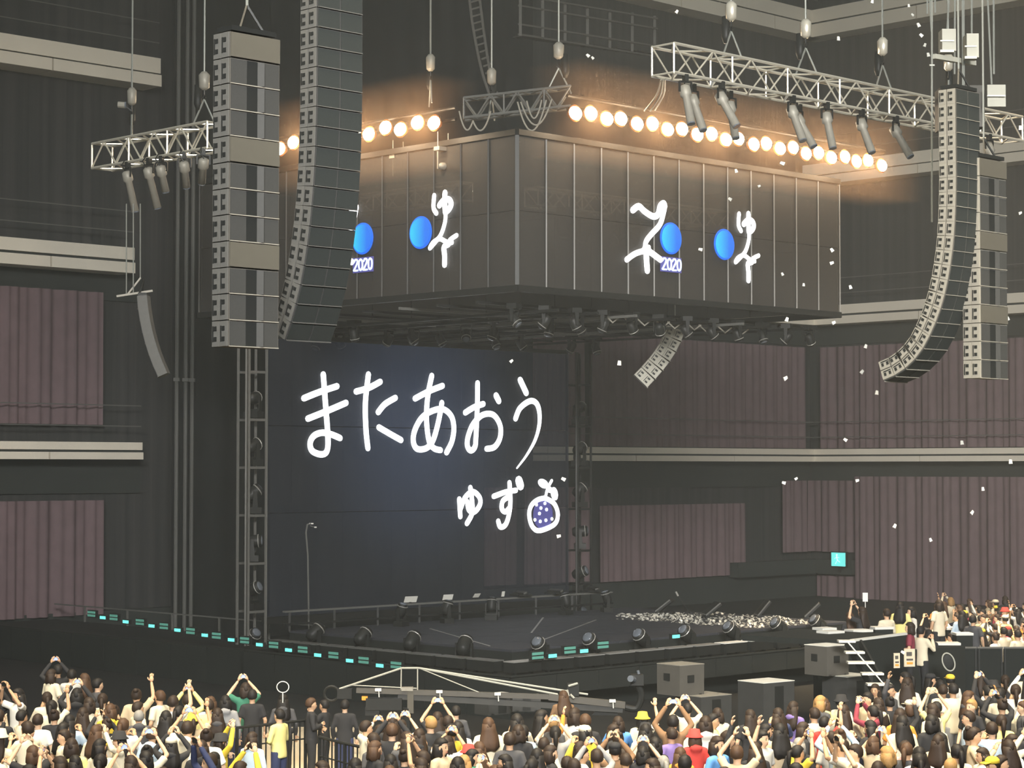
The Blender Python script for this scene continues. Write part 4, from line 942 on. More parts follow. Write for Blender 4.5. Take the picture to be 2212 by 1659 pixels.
# printed cloth banners hung on the platform wall
for (x0, x1, y0, y1, lab) in ((1930, 1944, 1411, 1443, 'narrow printed cream towel hung on the platform wall'), (1952, 1977, 1402, 1440, 'wide printed cream towel hung on the platform wall')):
    Y = 49.2; p = W((x0 + x1) / 2, y1, Y); wd = (x1 - x0) * Y / FPX; ht = (y1 - y0) * Y / FPX
    t = thing('towel', lab, 'towel', p, .25)
    lpart('cloth', MB().box((0, 0, ht / 2), (wd, .03, ht)), mat('towel_cream', (.72, .62, .45), .8, var=.1), t)
    lpart('print', MB().box((0, -.02, ht * .40), (wd * .6, .012, ht * .10)).box((-wd * .05, -.02, ht * .72), (wd * .5, .012, ht * .22)), M['ink'], t)
    lpart('print_patch', MB().box((0, -.02, ht * .2), (wd * .55, .012, ht * .12)), M['orange'], t)
t = thing('ring_light', 'dark oval opening with a pale rim on the side platform wall', 'ring', W(2049, 1430, 50.3))
c = W(2049, 1430, 50.3)
part('rim', MB().tube([c + V((math.cos(a) * .15, .0, math.sin(a) * .20 - math.cos(a) * .06)) for a in [i * math.pi / 10 for i in range(21)]], .018, 6), M['pale'], t)
part('opening', MB().ell(c + V((0, .02, 0)), (.14, .02, .18), 16, 8), M['horn'], t)

# ------------------------------------------------------------------ camera crane
YC = 44.5
cr = thing('camera_crane', 'long black camera crane with pale stay rods in front of the stage', 'camera crane', V((W(885, 1500, YC).x, YC, 0)))
def wc(px, py, dy=0): return W(px, py, YC + dy)
part('boom', MB().bar(wc(770, 1491), wc(1185, 1505), .14, .10), M['cab'], cr)
part('boom_tip', MB().bar(wc(1185, 1505), wc(1350, 1523), .15, .13), M['cab'], cr)
part('lower_boom', MB().bar(wc(860, 1504), wc(1345, 1533), .10, .12), M['cabd'], cr)
for i, (a, b) in enumerate((((733, 1488), (868, 1443)), ((868, 1443), (905, 1443)), ((905, 1443), (1205, 1500)), ((905, 1443), (1270, 1500)), ((905, 1443), (1038, 1497)), ((760, 1480), (900, 1487)))):
    part('stay_rod', MB().cyl(wc(*a), wc(*b), .022 if i < 4 else .012, 6), M['pale'], cr)
for px in (867, 902): part('king_post', MB().cyl(wc(px, 1443), wc(px + (0 if px > 880 else -1), 1493), .014, 6), M['pale'], cr)
part('pivot_post', MB().box(wc(887, 1514), (.13, .16, .50)), M['cabl'], cr)
part('pivot_head', MB().box(wc(880, 1488), (.24, .2, .07)), M['plate'], cr)
mb = MB(); c = wc(880, 1540); base = V((c.x, c.y, 0))
mb.cyl(base + Z * .15, V((c.x, c.y, c.z + .1)), .09, 10); part('column', mb, M['blackm'], cr)
for a in (0.3, 2.4, 4.5): part('dolly_leg', MB().bar(base + Z * .15, base + V((math.cos(a) * .8, math.sin(a) * .8, .12)), .09), M['blackm'], cr); part('wheel', MB().cyl(base + V((math.cos(a) * .8, math.sin(a) * .8 - .05, .1)), base + V((math.cos(a) * .8, math.sin(a) * .8 + .05, .1)), .1, 12), M['blackm'], cr)
c = wc(716, 1498); mb = MB(); mb.tube([c + V((math.cos(a) * .15, 0, math.sin(a) * .15)) for a in [i * math.pi / 8 for i in range(17)]], .03, 6); part('hand_wheel', mb, M['black'], cr)
part('counterweight', MB().box(wc(745, 1498), (.30, .24, .20)), M['blackm'], cr)
part('control_rack', MB().box(wc(830, 1520), (.75, .3, .24)).box(wc(805, 1535), (.3, .25, .18)), M['blackm'], cr)
part('monitor', MB().box(wc(788, 1508), (.12, .1, .08)), M['orange'], cr, label='orange-lit monitor')
part('camera_mount', MB().box(wc(1238, 1489), (.24, .2, .26)).cyl(wc(1236, 1505), wc(1236, 1478), .06, 8), M['black'], cr)
for a, b in (((1228, 1482), (1248, 1476)), ((1232, 1500), (1240, 1508)), ((1225, 1490), (1228, 1504))): part('knob', MB().cyl(wc(*a, -.15), wc(*b, -.15), .025, 6), M['pale'], cr)
for px, py in ((817, 1490), (949, 1494), (1075, 1499), (1323, 1514)):
    part('boom_clamp', MB().box(wc(px, py, -.1), (.13, .06, .06)).cyl(wc(px + 1, py, -.1), wc(px + 2, py + 16, -.1), .012, 5), M['white'], cr)
c = wc(1372, 1490); part('remote_head', MB().tube(cat_rom([wc(1350, 1528), wc(1375, 1530), wc(1385, 1500), wc(1372, 1470)]), .07, 8).box(wc(1376, 1468), (.26, .3, .22)), M['black'], cr)
part('remote_lens', MB().cyl(wc(1368, 1468, -.15), wc(1362, 1466, -.32), .07, 10).cyl(wc(1378, 1448, -.1), wc(1380, 1456, -.1), .03, 8), M['lens'], cr)
part('front_monitor', MB().hexa([wc(1278, 1545), wc(1335, 1545), wc(1335, 1545, .3), wc(1278, 1545, .3)], [wc(1305, 1515), wc(1330, 1518), wc(1330, 1518, .3), wc(1305, 1515, .3)]), M['blackm'], cr)
# ------------------------------------------------------------------ black railings round the camera aisle
def railing(pts, ht, label, nb):
    t = thing('railing', label, 'railing', V((pts[0].x, pts[0].y, 0)), 0, 'black railings round the camera aisle')
    for a, b in zip(pts, pts[1:]):
        part('top_rail', MB().cyl(a + Z * ht, b + Z * ht, .028, 6), M['blackm'], t); part('bottom_rail', MB().cyl(a + Z * .12, b + Z * .12, .02, 6), M['blackm'], t)
        part('mid_rail', MB().cyl(a + Z * (ht - .35), b + Z * (ht - .35), .015, 6), M['blackm'], t)
        for i in range(nb + 1):
            c = a.lerp(b, i / nb); part('baluster' if i % 4 else 'post', MB().cyl(c, c + Z * ht, .016 if i % 4 else .036, 6), M['blackm'], t)
def gz(px, py, z): p = G(px, py, z); p.z = 0; return p
railing([gz(512, 1572, 1.15), gz(660, 1556, 1.15)], 1.15, 'black barred railing beside the camera operator in dark clothes', 12)
railing([gz(690, 1592, 1.0), gz(745, 1606, 1.0), gz(800, 1618, 1.0)], 1.0, 'low black barred railing left of the people in cream shirts', 6)
mb = MB(); q = [G(500, 1572, 0), G(800, 1572, 0), G(830, 1700, 0), G(470, 1700, 0)]  # cream patch added for the bright gaps between the railing bars
mb.hexa([V((v.x, v.y, .004)) for v in q], [V((v.x, v.y, .02)) for v in q]); tag(link('aisle_patch', mb.mesh('aisle_patch', M['aisle'])), 'pale floor patch added along the railed camera aisle', 'floor patch')
# tall lamp stand by the drape
t = thing('lamp_stand', 'thin bent lamp stand with two small lit tips beside the tower', 'lamp stand', V((W(668, 1300, 60).x, 60.0, 1.02)))
q = [W(668, 1325, 60), W(665, 1200, 60), W(661, 1150, 60), W(664, 1133, 60), W(672, 1131, 60)]
q[0].z = 1.02
part('pole', MB().tube(q, .025, 6), M['rail'], t)
for a, b in (((668, 1131), (677, 1131)), ((679, 1139), (684, 1139))): part('lit_tip', MB().cyl(W(*a, 60), W(*b, 60), .02, 6), M['white'], t)
part('tip_arm', MB().cyl(W(670, 1136, 60), W(680, 1139, 60), .012, 5), M['rail'], t)
# drifting confetti
CF = [(1884, 3), (1963, 12), (1971, 32), (1984, 54), (1990, 76), (1998, 97), (2005, 118), (1811, 83), (1690, 353), (1697, 817), (1862, 803), (1870, 748), (1894, 848), (1826, 950), (2078, 956), (1720, 1034), (1693, 1043), (1852, 1038), (1933, 1136), (2010, 1166), (2123, 1056), (2100, 1107), (2183, 997), (1690, 592), (1736, 615), (1797, 540), (1797, 568), (1338, 784), (1513, 539), (1105, 780), (1217, 1035), (1207, 1158), (2177, 688), (2204, 460), (1837, 620), (1801, 697), (1462, 25), (1280, 125), (1270, 120), (1700, 690), (1590, 369), (1640, 402), (1577, 430), (1950, 1409), (2204, 276), (1430, 480)]
me = MB().hexa([(-.035, -.008, -.02), (.035, -.008, -.028), (.035, .008, -.028), (-.035, .008, -.02)], [(-.032, -.008, .02), (.034, -.008, .03), (.034, .008, .03), (-.032, .008, .02)]).mesh('confetti', M['white'])
for i, (x, y) in enumerate(CF):
    o = link('confetti', me, None, W(x, y, 42 + (i * 7 % 9)), (rnd.random() - .5, rnd.random() * 3, rnd.random() - .5)); o.scale = (1 + .4 * rnd.random(),) * 3
    tag(o, 'white confetti flake drifting in the air', 'confetti', 'drifting confetti flakes')

# ------------------------------------------------------------------ people
def remesh(mb, vox, name, mats, smooth_it=3):
    o = link(name, mb.mesh(name + '_raw', mats)); md = o.modifiers.new('r', 'REMESH'); md.mode = 'VOXEL'; md.voxel_size = vox
    ms = o.modifiers.new('s', 'SMOOTH'); ms.iterations = smooth_it; ms.factor = .5
    dg = bpy.context.evaluated_depsgraph_get(); me = bpy.data.meshes.new_from_object(o.evaluated_get(dg)); me.name = name
    raw = o.data; bpy.data.objects.remove(o); bpy.data.meshes.remove(raw)
    me.polygons.foreach_set('use_smooth', [True] * len(me.polygons)); me.update()
    return me
def bez(*p): return [V(q) for q in p]
# poses: elbow, wrist, finger direction for left and right arm (figure faces +y, x to its right)
POSES = {
 'down':  [((-.25, -.02, 1.06), (-.24, .08, .83), (0, .1, -1)), ((.25, -.02, 1.06), (.24, .08, .83), (0, .1, -1))],
 'film':  [((-.30, .16, 1.40), (-.09, .24, 1.66), (.3, .1, .9)), ((.30, .16, 1.40), (.09, .24, 1.66), (-.3, .1, .9))],
 'high':  [((-.30, .08, 1.48), (-.11, .18, 1.76), (.3, .1, .9)), ((.30, .08, 1.48), (.11, .18, 1.76), (-.3, .1, .9))],
 'face':  [((-.27, .12, 1.10), (-.07, .30, 1.33), (.3, .3, .8)), ((.27, .12, 1.10), (.07, .30, 1.33), (-.3, .3, .8))],
 'wave':  [((-.25, -.02, 1.06), (-.22, .10, .84), (0, .1, -1)), ((.29, .06, 1.50), (.24, .12, 1.76), (0, .1, 1))],
 'chest': [((-.26, .02, 1.06), (-.05, .22, 1.02), (.9, .3, .1)), ((.26, .02, 1.06), (.06, .20, 1.12), (-.9, .3, .1))],
}
def arms(mb, pose, r0, r1, r2, upto=2):
    for s, (e, w_, f) in zip((-1, 1), POSES[pose]):
        S = V((s * .165, 0, 1.315)); e = V(e); w_ = V(w_)
        if upto == 1: w2 = S.lerp(e, .80); mb.tube([S - V((s * .05, 0, 0)), S, S.lerp(e, .45), w2], [r0, r0, r1 + .012, r1 + .016], 10)
        else: mb.tube([S - V((s * .05, 0, 0)), S, S.lerp(e, .55), e, e.lerp(w_, .4), w_], [r0, r0, r1 + .004, r1, r1 - .002, r2], 10)
def body_mesh(pose):
    mb = MB()
    mb.ell((0, .005, 1.515), (.076, .095, .112), 14, 10); mb.ell((0, .028, 1.455), (.058, .066, .055), 12, 8)
    mb.hexa([(-.016, .09, 1.475), (.016, .09, 1.475), (.014, .06, 1.475), (-.014, .06, 1.475)], [(-.008, .088, 1.53), (.008, .088, 1.53), (.008, .06, 1.53), (-.008, .06, 1.53)])
    mb.hexa([(-.02, .118, 1.474), (.02, .118, 1.474), (.02, .085, 1.468), (-.02, .085, 1.468)], [(-.008, .098, 1.515), (.008, .098, 1.515), (.01, .08, 1.51), (-.01, .08, 1.51)])
    for s in (-1, 1): mb.ell((s * .08, -.005, 1.505), (.016, .03, .038), 8, 6)
    mb.tube([(0, -.02, 1.30), (0, -.012, 1.38), (0, 0, 1.46)], [.068, .055, .055], 12)
    mb.loft([((0, 0, .80), .155, .10), ((0, 0, .90), .15, .10), ((0, 0, 1.03), .125, .09), ((0, 0, 1.18), .145, .10), ((0, 0, 1.28), .16, .095), ((0, -.01, 1.345), .10, .07), ((0, -.01, 1.37), .06, .055)], 16)
    arms(mb, pose, .052, .040, .027)
    for s in (-1, 1):
        mb.tube([(s * .085, 0, .88), (s * .09, 0, .72), (s * .09, .01, .46), (s * .092, -.02, .28), (s * .092, -.02, .08)], [.085, .08, .055, .052, .036], 10)
        mb.loft([((s * .092, .04, .0), .042, .12), ((s * .092, .04, .05), .042, .115), ((s * .092, 0, .09), .036, .06)], 10)
    me = remesh(mb, .019, 'body', [M['skin0'], M['shoe']])
    bm = bmesh.new(); bm.from_mesh(me)
    for f in bm.faces:
        if f.calc_center_median().z < .085: f.material_index = 1
    bm.to_mesh(me); bm.free()
    # palms and five separate fingers
    h = MB()
    for s, (e, w_, f) in zip((-1, 1), POSES[pose]):
        e = V(e); w_ = V(w_); f = V(f).normalized(); fore = (w_ - e).normalized()
        side = f.cross(fore if abs(f.dot(fore)) < .95 else V((0, 1, 0))).normalized()
        nrm = side.cross(f).normalized()
        if nrm.y < 0: nrm = -nrm
        P = w_ + f * .045
        rot = Matrix((side, nrm, f)).transposed()
        h.ell(P, (.040, .020, .055), 10, 6, rot)
        for k in range(4):
            o = P + side * ((k - 1.5) * .019) + f * .04; ln = (.058, .068, .072, .060)[k]
            h.tube([o, o + f * ln * .5 + nrm * .008, o + f * ln * .85 + nrm * .03], [.0095, .009, .0075], 6)
        tb = P - side * .035 * (-s) - f * .02
        h.tube([tb, tb + f * .025 + side * (.03 * s) + nrm * .01, tb + f * .05 + side * (.035 * s) + nrm * .025], [.012, .011, .009], 6)
    hm = h.mesh('hand', M['skin0'], True)
    bm = bmesh.new(); bm.from_mesh(me); bm.from_mesh(hm); bm.to_mesh(me); bm.free(); bpy.data.meshes.remove(hm)
    return me
SK = [mat('skin_%s' % n, c, .55, var=.06, scale=30) for n, c in (('fair', (.72, .47, .30)), ('warm', (.66, .41, .25)), ('tan', (.56, .34, .20)))]
M['skin0'] = SK[0]; M['shoe'] = mat('shoe_dark', (.05, .05, .05), .6)
def shirt_mesh(pose, sleeve):
    mb = MB()
    mb.loft([((0, 0, .74), .185, .128), ((0, 0, .86), .178, .125), ((0, 0, 1.03), .158, .115), ((0, 0, 1.18), .168, .120), ((0, 0, 1.29), .178, .112), ((0, -.012, 1.35), .115, .085), ((0, -.015, 1.385), .070, .068)], 18)
    arms(mb, pose, .068, .052, .040, 1 if sleeve == 'short' else 2)
    if sleeve == 'hood': mb.ell((0, -.10, 1.36), (.115, .06, .075), 12, 8)
    return remesh(mb, .022, 'top', [M['white']], 4)
def trouser_mesh(kind):
    mb = MB()
    if kind == 'skirt': mb.loft([((0, 0, .94), .145, .105), ((0, 0, .80), .18, .135), ((0, .0, .45), .24, .19), ((0, 0, .40), .245, .195)], 18)
    else:
        mb.loft([((0, 0, .95), .15, .11), ((0, 0, .80), .172, .122), ((0, 0, .74), .165, .115)], 16)
        for s in (-1, 1): mb.tube([(s * .088, 0, .86), (s * .092, 0, .68), (s * .094, .01, .44), (s * .096, -.01, .10)], [.10, .096, .078, .07], 12)
    return remesh(mb, .024, 'bottoms', [M['white']], 3)
def hair_mesh(kind):
    mb = MB(); c = V((0, -.008, 1.532)); n, m = 20, 14
    r = V((.098, .118, .122)); mb.ell(c, r, n, m)
    hr = random.Random(kind); out = []
    for v in mb.v:
        p = V(v)
        if p.y > .02 and p.z < 1.565: p = V((p.x * .80, min(p.y, .045), max(p.z, 1.55)))     # leave the face open
        elif p.z < 1.47 and kind in ('short', 'bun', 'tail'): p.z = 1.47 + (p.z - 1.47) * .3; p.x *= .9; p.y = max(p.y, -.095)
        out.append(p)
    mb.v = out
    def strands(rings):        # a fall of hair with ragged locks
        o = len(mb.v); k = 18; mb.loft(rings, k)
        for i in range(o, len(mb.v)):
            j = (i - o) % k; t = (i - o) // k / max(1, len(rings) - 1); p = V(mb.v[i]); ax = V((0, rings[(i - o) // k][0][1], p.z))
            f = 1 + (.10 * math.sin(j * 2.1 + 1.3) + .07 * math.sin(j * 4.7)) * (0.4 + t) + hr.uniform(-.05, .05)
            q = ax + (p - ax) * f; q.z += hr.uniform(-.03, .02) * t; mb.v[i] = q
    if kind == 'long': strands([((0, -.03, 1.55), .100, .088), ((0, -.045, 1.45), .116, .084), ((0, -.075, 1.36), .136, .068), ((0, -.112, 1.27), .150, .048), ((0, -.130, 1.19), .142, .038), ((0, -.130, 1.14), .110, .028)])
    if kind == 'bob': strands([((0, -.030, 1.56), .102, .090), ((0, -.035, 1.47), .114, .094), ((0, -.042, 1.41), .118, .090), ((0, -.045, 1.375), .098, .070)])
    if kind == 'tail': mb.tube([(0, -.10, 1.56), (0, -.15, 1.54), (0, -.165, 1.42), (0, -.155, 1.26)], [.03, .042, .038, .012], 10)
    if kind == 'bun': mb.ell((0, -.09, 1.62), (.05, .05, .045), 10, 8)
    for i, v in enumerate(mb.v):
        p = V(v); mb.v[i] = tuple(p + V((hr.uniform(-.004, .004), hr.uniform(-.004, .004), hr.uniform(-.004, .004))))
    return mb.mesh('hair', M['black'], True)
def hat_mesh(kind):
    mb = MB()
    if kind == 'cap':
        mb.loft([((0, -.005, 1.56), .100, .118), ((0, -.005, 1.61), .092, .108), ((0, -.005, 1.645), .06, .07), ((0, -.005, 1.655), .01, .01)], 16)
        mb.hexa([(-.07, .09, 1.565), (.07, .09, 1.565), (.06, .185, 1.555), (-.06, .185, 1.555)], [(-.07, .09, 1.58), (.07, .09, 1.58), (.06, .185, 1.567), (-.06, .185, 1.567)])
    else:
        mb.loft([((0, 0, 1.535), .145, .16), ((0, 0, 1.545), .145, .16), ((0, 0, 1.575), .105, .122), ((0, 0, 1.66), .085, .10), ((0, 0, 1.668), .05, .06)], 18)
    return mb.mesh('hat', M['white'], True)
fm = MB()
for s in (-1, 1): fm.ell((s * .03, .092, 1.515), (.012, .008, .007), 8, 6); fm.box((s * .03, .097, 1.537), (.03, .008, .006))
FACE = fm.mesh('eyes', M['ink'], True)
MOUTH = MB().ell((0, .094, 1.447), (.022, .008, .006), 8, 6).mesh('mouth', mat('lips', (.55, .18, .14), .5), True)
BODY = {p: body_mesh(p) for p in POSES}
TOPS = {(p, s): shirt_mesh(p, s) for p in POSES for s in ('short', 'long', 'hood')}
BOT = {k: trouser_mesh(k) for k in ('trousers', 'skirt')}
HAIR = {k: hair_mesh(k) for k in ('short', 'long', 'bob', 'tail', 'bun')}
HAT = {k: hat_mesh(k) for k in ('cap', 'hat')}
CLO = {}
def cloth(n, c): CLO[n] = mat('cloth_' + n.replace(' ', '_'), c, .85, var=.08, scale=12, bump=.25); return CLO[n]
for n, c in (('cream', (.76, .68, .50)), ('white', (.82, .79, .70)), ('black', (.030, .030, .032)), ('charcoal', (.075, .075, .08)), ('navy', (.04, .05, .11)), ('yellow', (.80, .58, .06)), ('pale yellow', (.80, .72, .28)), ('orange', (.85, .30, .05)), ('red', (.60, .06, .05)), ('blue', (.12, .32, .70)), ('pale blue', (.50, .62, .72)), ('grey', (.30, .30, .30)), ('light grey', (.55, .54, .50)), ('green', (.05, .20, .13)), ('purple', (.22, .16, .40)), ('brown', (.22, .13, .07)), ('pink', (.72, .38, .36)), ('beige', (.58, .46, .30)), ('maroon', (.24, .04, .06))): cloth(n, c)
HC = {'black': mat('hair_black', (.014, .012, .011), .6, var=.3, scale=60, bump=.6), 'dark brown': mat('hair_dark_brown', (.030, .019, .013), .6, var=.3, scale=60, bump=.6), 'brown': mat('hair_brown', (.070, .038, .021), .6, var=.3, scale=60, bump=.6), 'fair': mat('hair_fair', (.36, .21, .08), .6, var=.3, scale=60, bump=.6), 'grey': mat('hair_grey', (.25, .24, .22), .5)}
M['screen'] = mat('phone_screen', (.2, .25, .4), .3, emit=(.45, .55, 1.0), es=1.1)
PHB = MB().box((0, 0, 0), (.155, .010, .076)).mesh('phone_body', M['black']); PHS = MB().box((0, -.007, 0), (.140, .004, .068)).mesh('screen', M['screen'])
def person(p, yaw, pose, top, sleeve, hair, hcol, bot='trousers', bcol='black', hat=None, hatc='yellow', skin=0, sc_=1.0, label='', group=None, phone=False, lean=0.0, plabel=''):
    t = thing('person', label, 'person', p, yaw, group); t.scale = (sc_, sc_, sc_)
    if lean: t.rotation_euler = (lean, 0, yaw)
    def add(n, me, m=None):
        o = link(n, me, t)
        if m: o.material_slots[0].link = 'OBJECT'; o.material_slots[0].material = m
        return o
    add('body', BODY[pose], SK[skin]); add('top', TOPS[(pose, sleeve)], CLO[top]); add(bot, BOT[bot], CLO[bcol])
    if hair: add('hair', HAIR[hair], HC[hcol])
    if hat: add('hat', HAT[hat], CLO[hatc])
    if abs((yaw + math.pi) % (2 * math.pi) - math.pi) > .7: add('eyes', FACE); add('mouth', MOUTH)
    if phone:
        w1, w2 = V(POSES[pose][0][1]), V(POSES[pose][1][1]); c = (w1 + w2) / 2 + V((0, .035, .075))
        if pose == 'wave': c = V(POSES[pose][1][1]) + V((-.02, .035, .10))
        mt = Matrix.Translation(V(p)) @ Matrix.Rotation(yaw, 4, 'Z') @ Matrix.Scale(sc_, 4)
        ph = thing('smartphone', plabel, 'phone', mt @ c, yaw, 'phones held up in the crowd')
        link('phone_body', PHB, ph); link('screen', PHS, ph)
    return t
POSE_TXT = {'down': 'arms down', 'film': 'hands raised', 'high': 'arms overhead', 'face': 'hands at face', 'wave': 'one arm raised', 'chest': 'hands at chest'}
HAIR_TXT = {'short': 'short', 'long': 'long', 'bob': 'bobbed', 'tail': 'ponytailed', 'bun': 'bunned'}
def pick(lst):
    x = rnd.random() * sum(w_ for _, w_ in lst)
    for v, w_ in lst:
        x -= w_
        if x <= 0: return v
    return lst[-1][0]
TOPW = [('cream', 30), ('white', 14), ('black', 34), ('charcoal', 10), ('light grey', 5), ('yellow', 4), ('pale yellow', 5), ('beige', 5), ('navy', 2), ('grey', 3), ('orange', .6), ('red', 1), ('blue', .6), ('pale blue', 2.5), ('green', .6), ('purple', .8), ('brown', 3), ('pink', 1), ('maroon', 1)]
POSEW = [('down', 50), ('film', 11), ('high', 5), ('face', 16), ('wave', 4), ('chest', 18)]
def rand_look(pal=TOPW):
    hair = pick([('short', 30), ('long', 34), ('bob', 22), ('tail', 9), ('bun', 6)]); hat = None; hatc = 'yellow'
    if rnd.random() < .08: hat = pick([('cap', 1), ('hat', 1)]); hatc = pick([('yellow', 5), ('black', 3), ('cream', 2), ('red', .6)])
    return dict(top=pick(pal), sleeve=pick([('short', 5), ('long', 4), ('hood', 2)]), hair=hair, hcol=pick([('black', 46), ('dark brown', 40), ('brown', 11), ('fair', 2), ('grey', 1)]), bot=pick([('trousers', 4), ('skirt', 1)]), bcol=pick([('black', 5), ('navy', 3), ('beige', 2), ('grey', 2)]), hat=hat, hatc=hatc, skin=rnd.randrange(3))
NUMW = ['one', 'two', 'three', 'four', 'five', 'six', 'seven', 'eight', 'nine', 'ten', 'eleven', 'twelve', 'thirteen', 'fourteen', 'fifteen', 'sixteen']
def lab(look, pose, k, where):
    h = ('%s %s' % (look['hatc'], look['hat'])) if look['hat'] else '%s %s hair' % (HAIR_TXT[look['hair']], look['hcol'])
    return 'person in %s top, %s, %s, %s from left %s' % (look['top'].replace(' ', '-'), h.replace('dark brown', 'dark-brown'), POSE_TXT[pose], ORD[k], where)
# named figures that stand out in the photograph: pixel of the crown, distance, look
def head_at(px, py, Y, ht=1.64): p = W(px, py, Y); return V((p.x, Y, p.z - ht))
SPECIAL = [
 (985, 1525, 40.0, 0.1, 'down', 'charcoal', 'long', 'short', 'black', None, None, 'broad person in charcoal jacket with short black hair seen from behind below the crane'),
 (945, 1538, 38.5, 0.0, 'high', 'black', 'short', 'long', 'dark brown', None, None, 'person in black with long hair filming overhead below the crane pivot'),
 (820, 1566, 37.0, 0.15, 'film', 'cream', 'hood', 'short', 'dark brown', None, None, 'person in cream hooded top filming left of the crane pivot'),
 (868, 1556, 37.6, -0.2, 'film', 'light grey', 'short', 'bob', 'dark brown', None, None, 'person in light grey shirt with raised phone beside the cream hooded top'),
 (968, 1590, 35.0, 0.2, 'down', 'yellow', 'long', 'long', 'dark brown', None, None, 'person in mustard yellow top with long dark hair near the red hat'),
 (1012, 1611, 34.0, 0.0, 'down', 'cream', 'short', 'short', 'brown', 'hat', 'red', 'person in a red brimmed hat and cream shirt near the lower edge'),
 (1130, 1567, 36.0, 0.0, 'down', 'pale blue', 'long', 'short', 'black', None, None, 'person in pale blue jacket seen from behind, short black hair'),
 (1192, 1556, 37.0, -1.2, 'wave', 'orange', 'long', 'bob', 'brown', None, None, 'person in bright orange jacket with one arm stretched out'),
 (1335, 1548, 37.5, 0.1, 'face', 'blue', 'long', 'bob', 'dark brown', None, None, 'person in blue jacket in the middle of the crowd'),
 (1485, 1520, 40.0, 0.1, 'film', 'cream', 'short', 'short', 'black', None, None, 'tall person in cream shirt filming beside the pale loudspeaker cubes'),
 (1500, 1578, 35.5, 0.2, 'down', 'red', 'hood', 'bob', 'brown', 'hat', 'red', 'person in red hood and red top right of the blue jacket'),
 (1450, 1572, 35.8, 0.6, 'down', 'purple', 'short', 'short', 'dark brown', None, None, 'person in purple shirt beside the red hood'),
 (1388, 1540, 38.5, 0.0, 'wave', 'cream', 'short', 'bob', 'black', 'hat', 'yellow', 'person in round yellow hat with an arm up beside the blue jacket'),
 (1782, 1548, 37.5, -.7, 'wave', 'red', 'short', 'short', 'black', None, None, 'person in dark red top waving at the right of the crowd'),
 (1795, 1580, 35.4, 0.3, 'down', 'light grey', 'short', 'short', 'dark brown', None, None, 'person in light grey shirt with short hair below the red top'),
 (1780, 1508, 40.5, 0.1, 'down', 'pale yellow', 'hood', 'bob', 'brown', None, None, 'person in pale yellow hooded top near the dark cabinet by the steps'),
 (1955, 1452, 44.0, 1.2, 'face', 'cream', 'short', 'tail', 'black', None, None, 'ponytailed person in cream shirt standing side-on at the foot of the platform'),
 (1890, 1478, 43.0, 2.7, 'down', 'cream', 'long', 'long', 'dark brown', None, None, 'long-haired person in cream top facing back by the steps'),
 (530, 1475, 42.5, 0.3, 'film', 'green', 'short', 'bob', 'dark brown', None, None, 'person in dark green top holding arms up above the railing'),
 (545, 1490, 41.8, 0.1, 'down', 'black', 'short', 'short', 'black', None, None, 'person in black shirt with back turned beside the green top'),
 (612, 1500, 41.5, 0.0, 'down', 'charcoal', 'hood', 'long', 'black', None, None, 'dark-clothed person under the white hoop by the railing'),
 (603, 1532, 39.0, 1.0, 'chest', 'pale yellow', 'long', 'short', 'black', None, None, 'person in pale yellow coat bending just above the railing'),
 (673, 1508, 41.0, -1.4, 'chest', 'black', 'long', 'short', 'brown', None, None, 'crane operator in black with light brown hair facing sideways'),
 (700, 1512, 41.6, 1.2, 'face', 'black', 'long', 'short', 'black', None, None, 'crane crew member in black with hands at face beside the operator'),
 (745, 1512, 41.2, 0.0, 'down', 'black', 'long', 'short', 'black', None, None, 'crane crew member in black standing at the round hand wheel'),
 (1217, 1492, 42.4, 0.2, 'chest', 'brown', 'long', 'long', 'brown', None, None, 'camera assistant with long brown hair standing under the crane boom'),
 (125, 1436, 43.0, 0.4, 'film', 'black', 'long', 'short', 'black', None, None, 'topmost person in black with lifted arms at the left of the crowd'),
 (112, 1446, 42.6, -.7, 'chest', 'cream', 'short', 'bob', 'dark brown', None, None, 'person in cream shirt standing high at the left near the topmost filmer'),
 (155, 1446, 42.8, 0.2, 'face', 'light grey', 'long', 'short', 'black', None, None, 'person in light grey standing high at the left with hands at face'),
 (182, 1455, 42.2, 1.0, 'down', 'black', 'short', 'long', 'brown', None, None, 'person in black with long brown hair standing high at the left'),
 (212, 1466, 41.8, -1.0, 'chest', 'charcoal', 'short', 'short', 'black', None, None, 'person in charcoal turned sideways, lowest of the high group at left'),
 (300, 1535, 38.5, 0.2, 'down', 'charcoal', 'hood', 'short', 'grey', None, None, 'person in charcoal hooded jacket with grey hair left of the railing'),
 (405, 1562, 36.2, 0.0, 'high', 'cream', 'short', 'short', 'black', None, None, 'person in cream shirt filming with both arms high left of the railing'),
 (318, 1610, 33.6, 0.0, 'high', 'cream', 'short', 'bun', 'black', None, None, 'person with a bun and cream shirt filming overhead at lower left'),
 (215, 1565, 36.6, -1.0, 'face', 'cream', 'long', 'short', 'brown', None, None, 'brown-haired person in cream jacket filming sideways at lower left'),
 (48, 1535, 38.5, -.8, 'face', 'cream', 'long', 'short', 'black', None, None, 'person in cream coat turned sideways near the left border'),
 (470, 1530, 39.0, 0.1, 'down', 'charcoal', 'hood', 'long', 'dark brown', None, None, 'long-haired person in a charcoal coat at the left end of the railing'),
 (345, 1492, 41.0, 1.0, 'down', 'cream', 'short', 'short', 'brown', None, None, 'brown-haired person in cream shirt carrying a pale bag left of centre'),
 (405, 1500, 40.4, 0.1, 'film', 'pale yellow', 'long', 'short', 'dark brown', None, None, 'person in pale yellow lifting both arms left of the blue jacket'),
 (455, 1505, 40.2, 0.3, 'chest', 'pale blue', 'long', 'bob', 'brown', None, None, 'person in light blue jacket left of the green top'),
]
occ = []
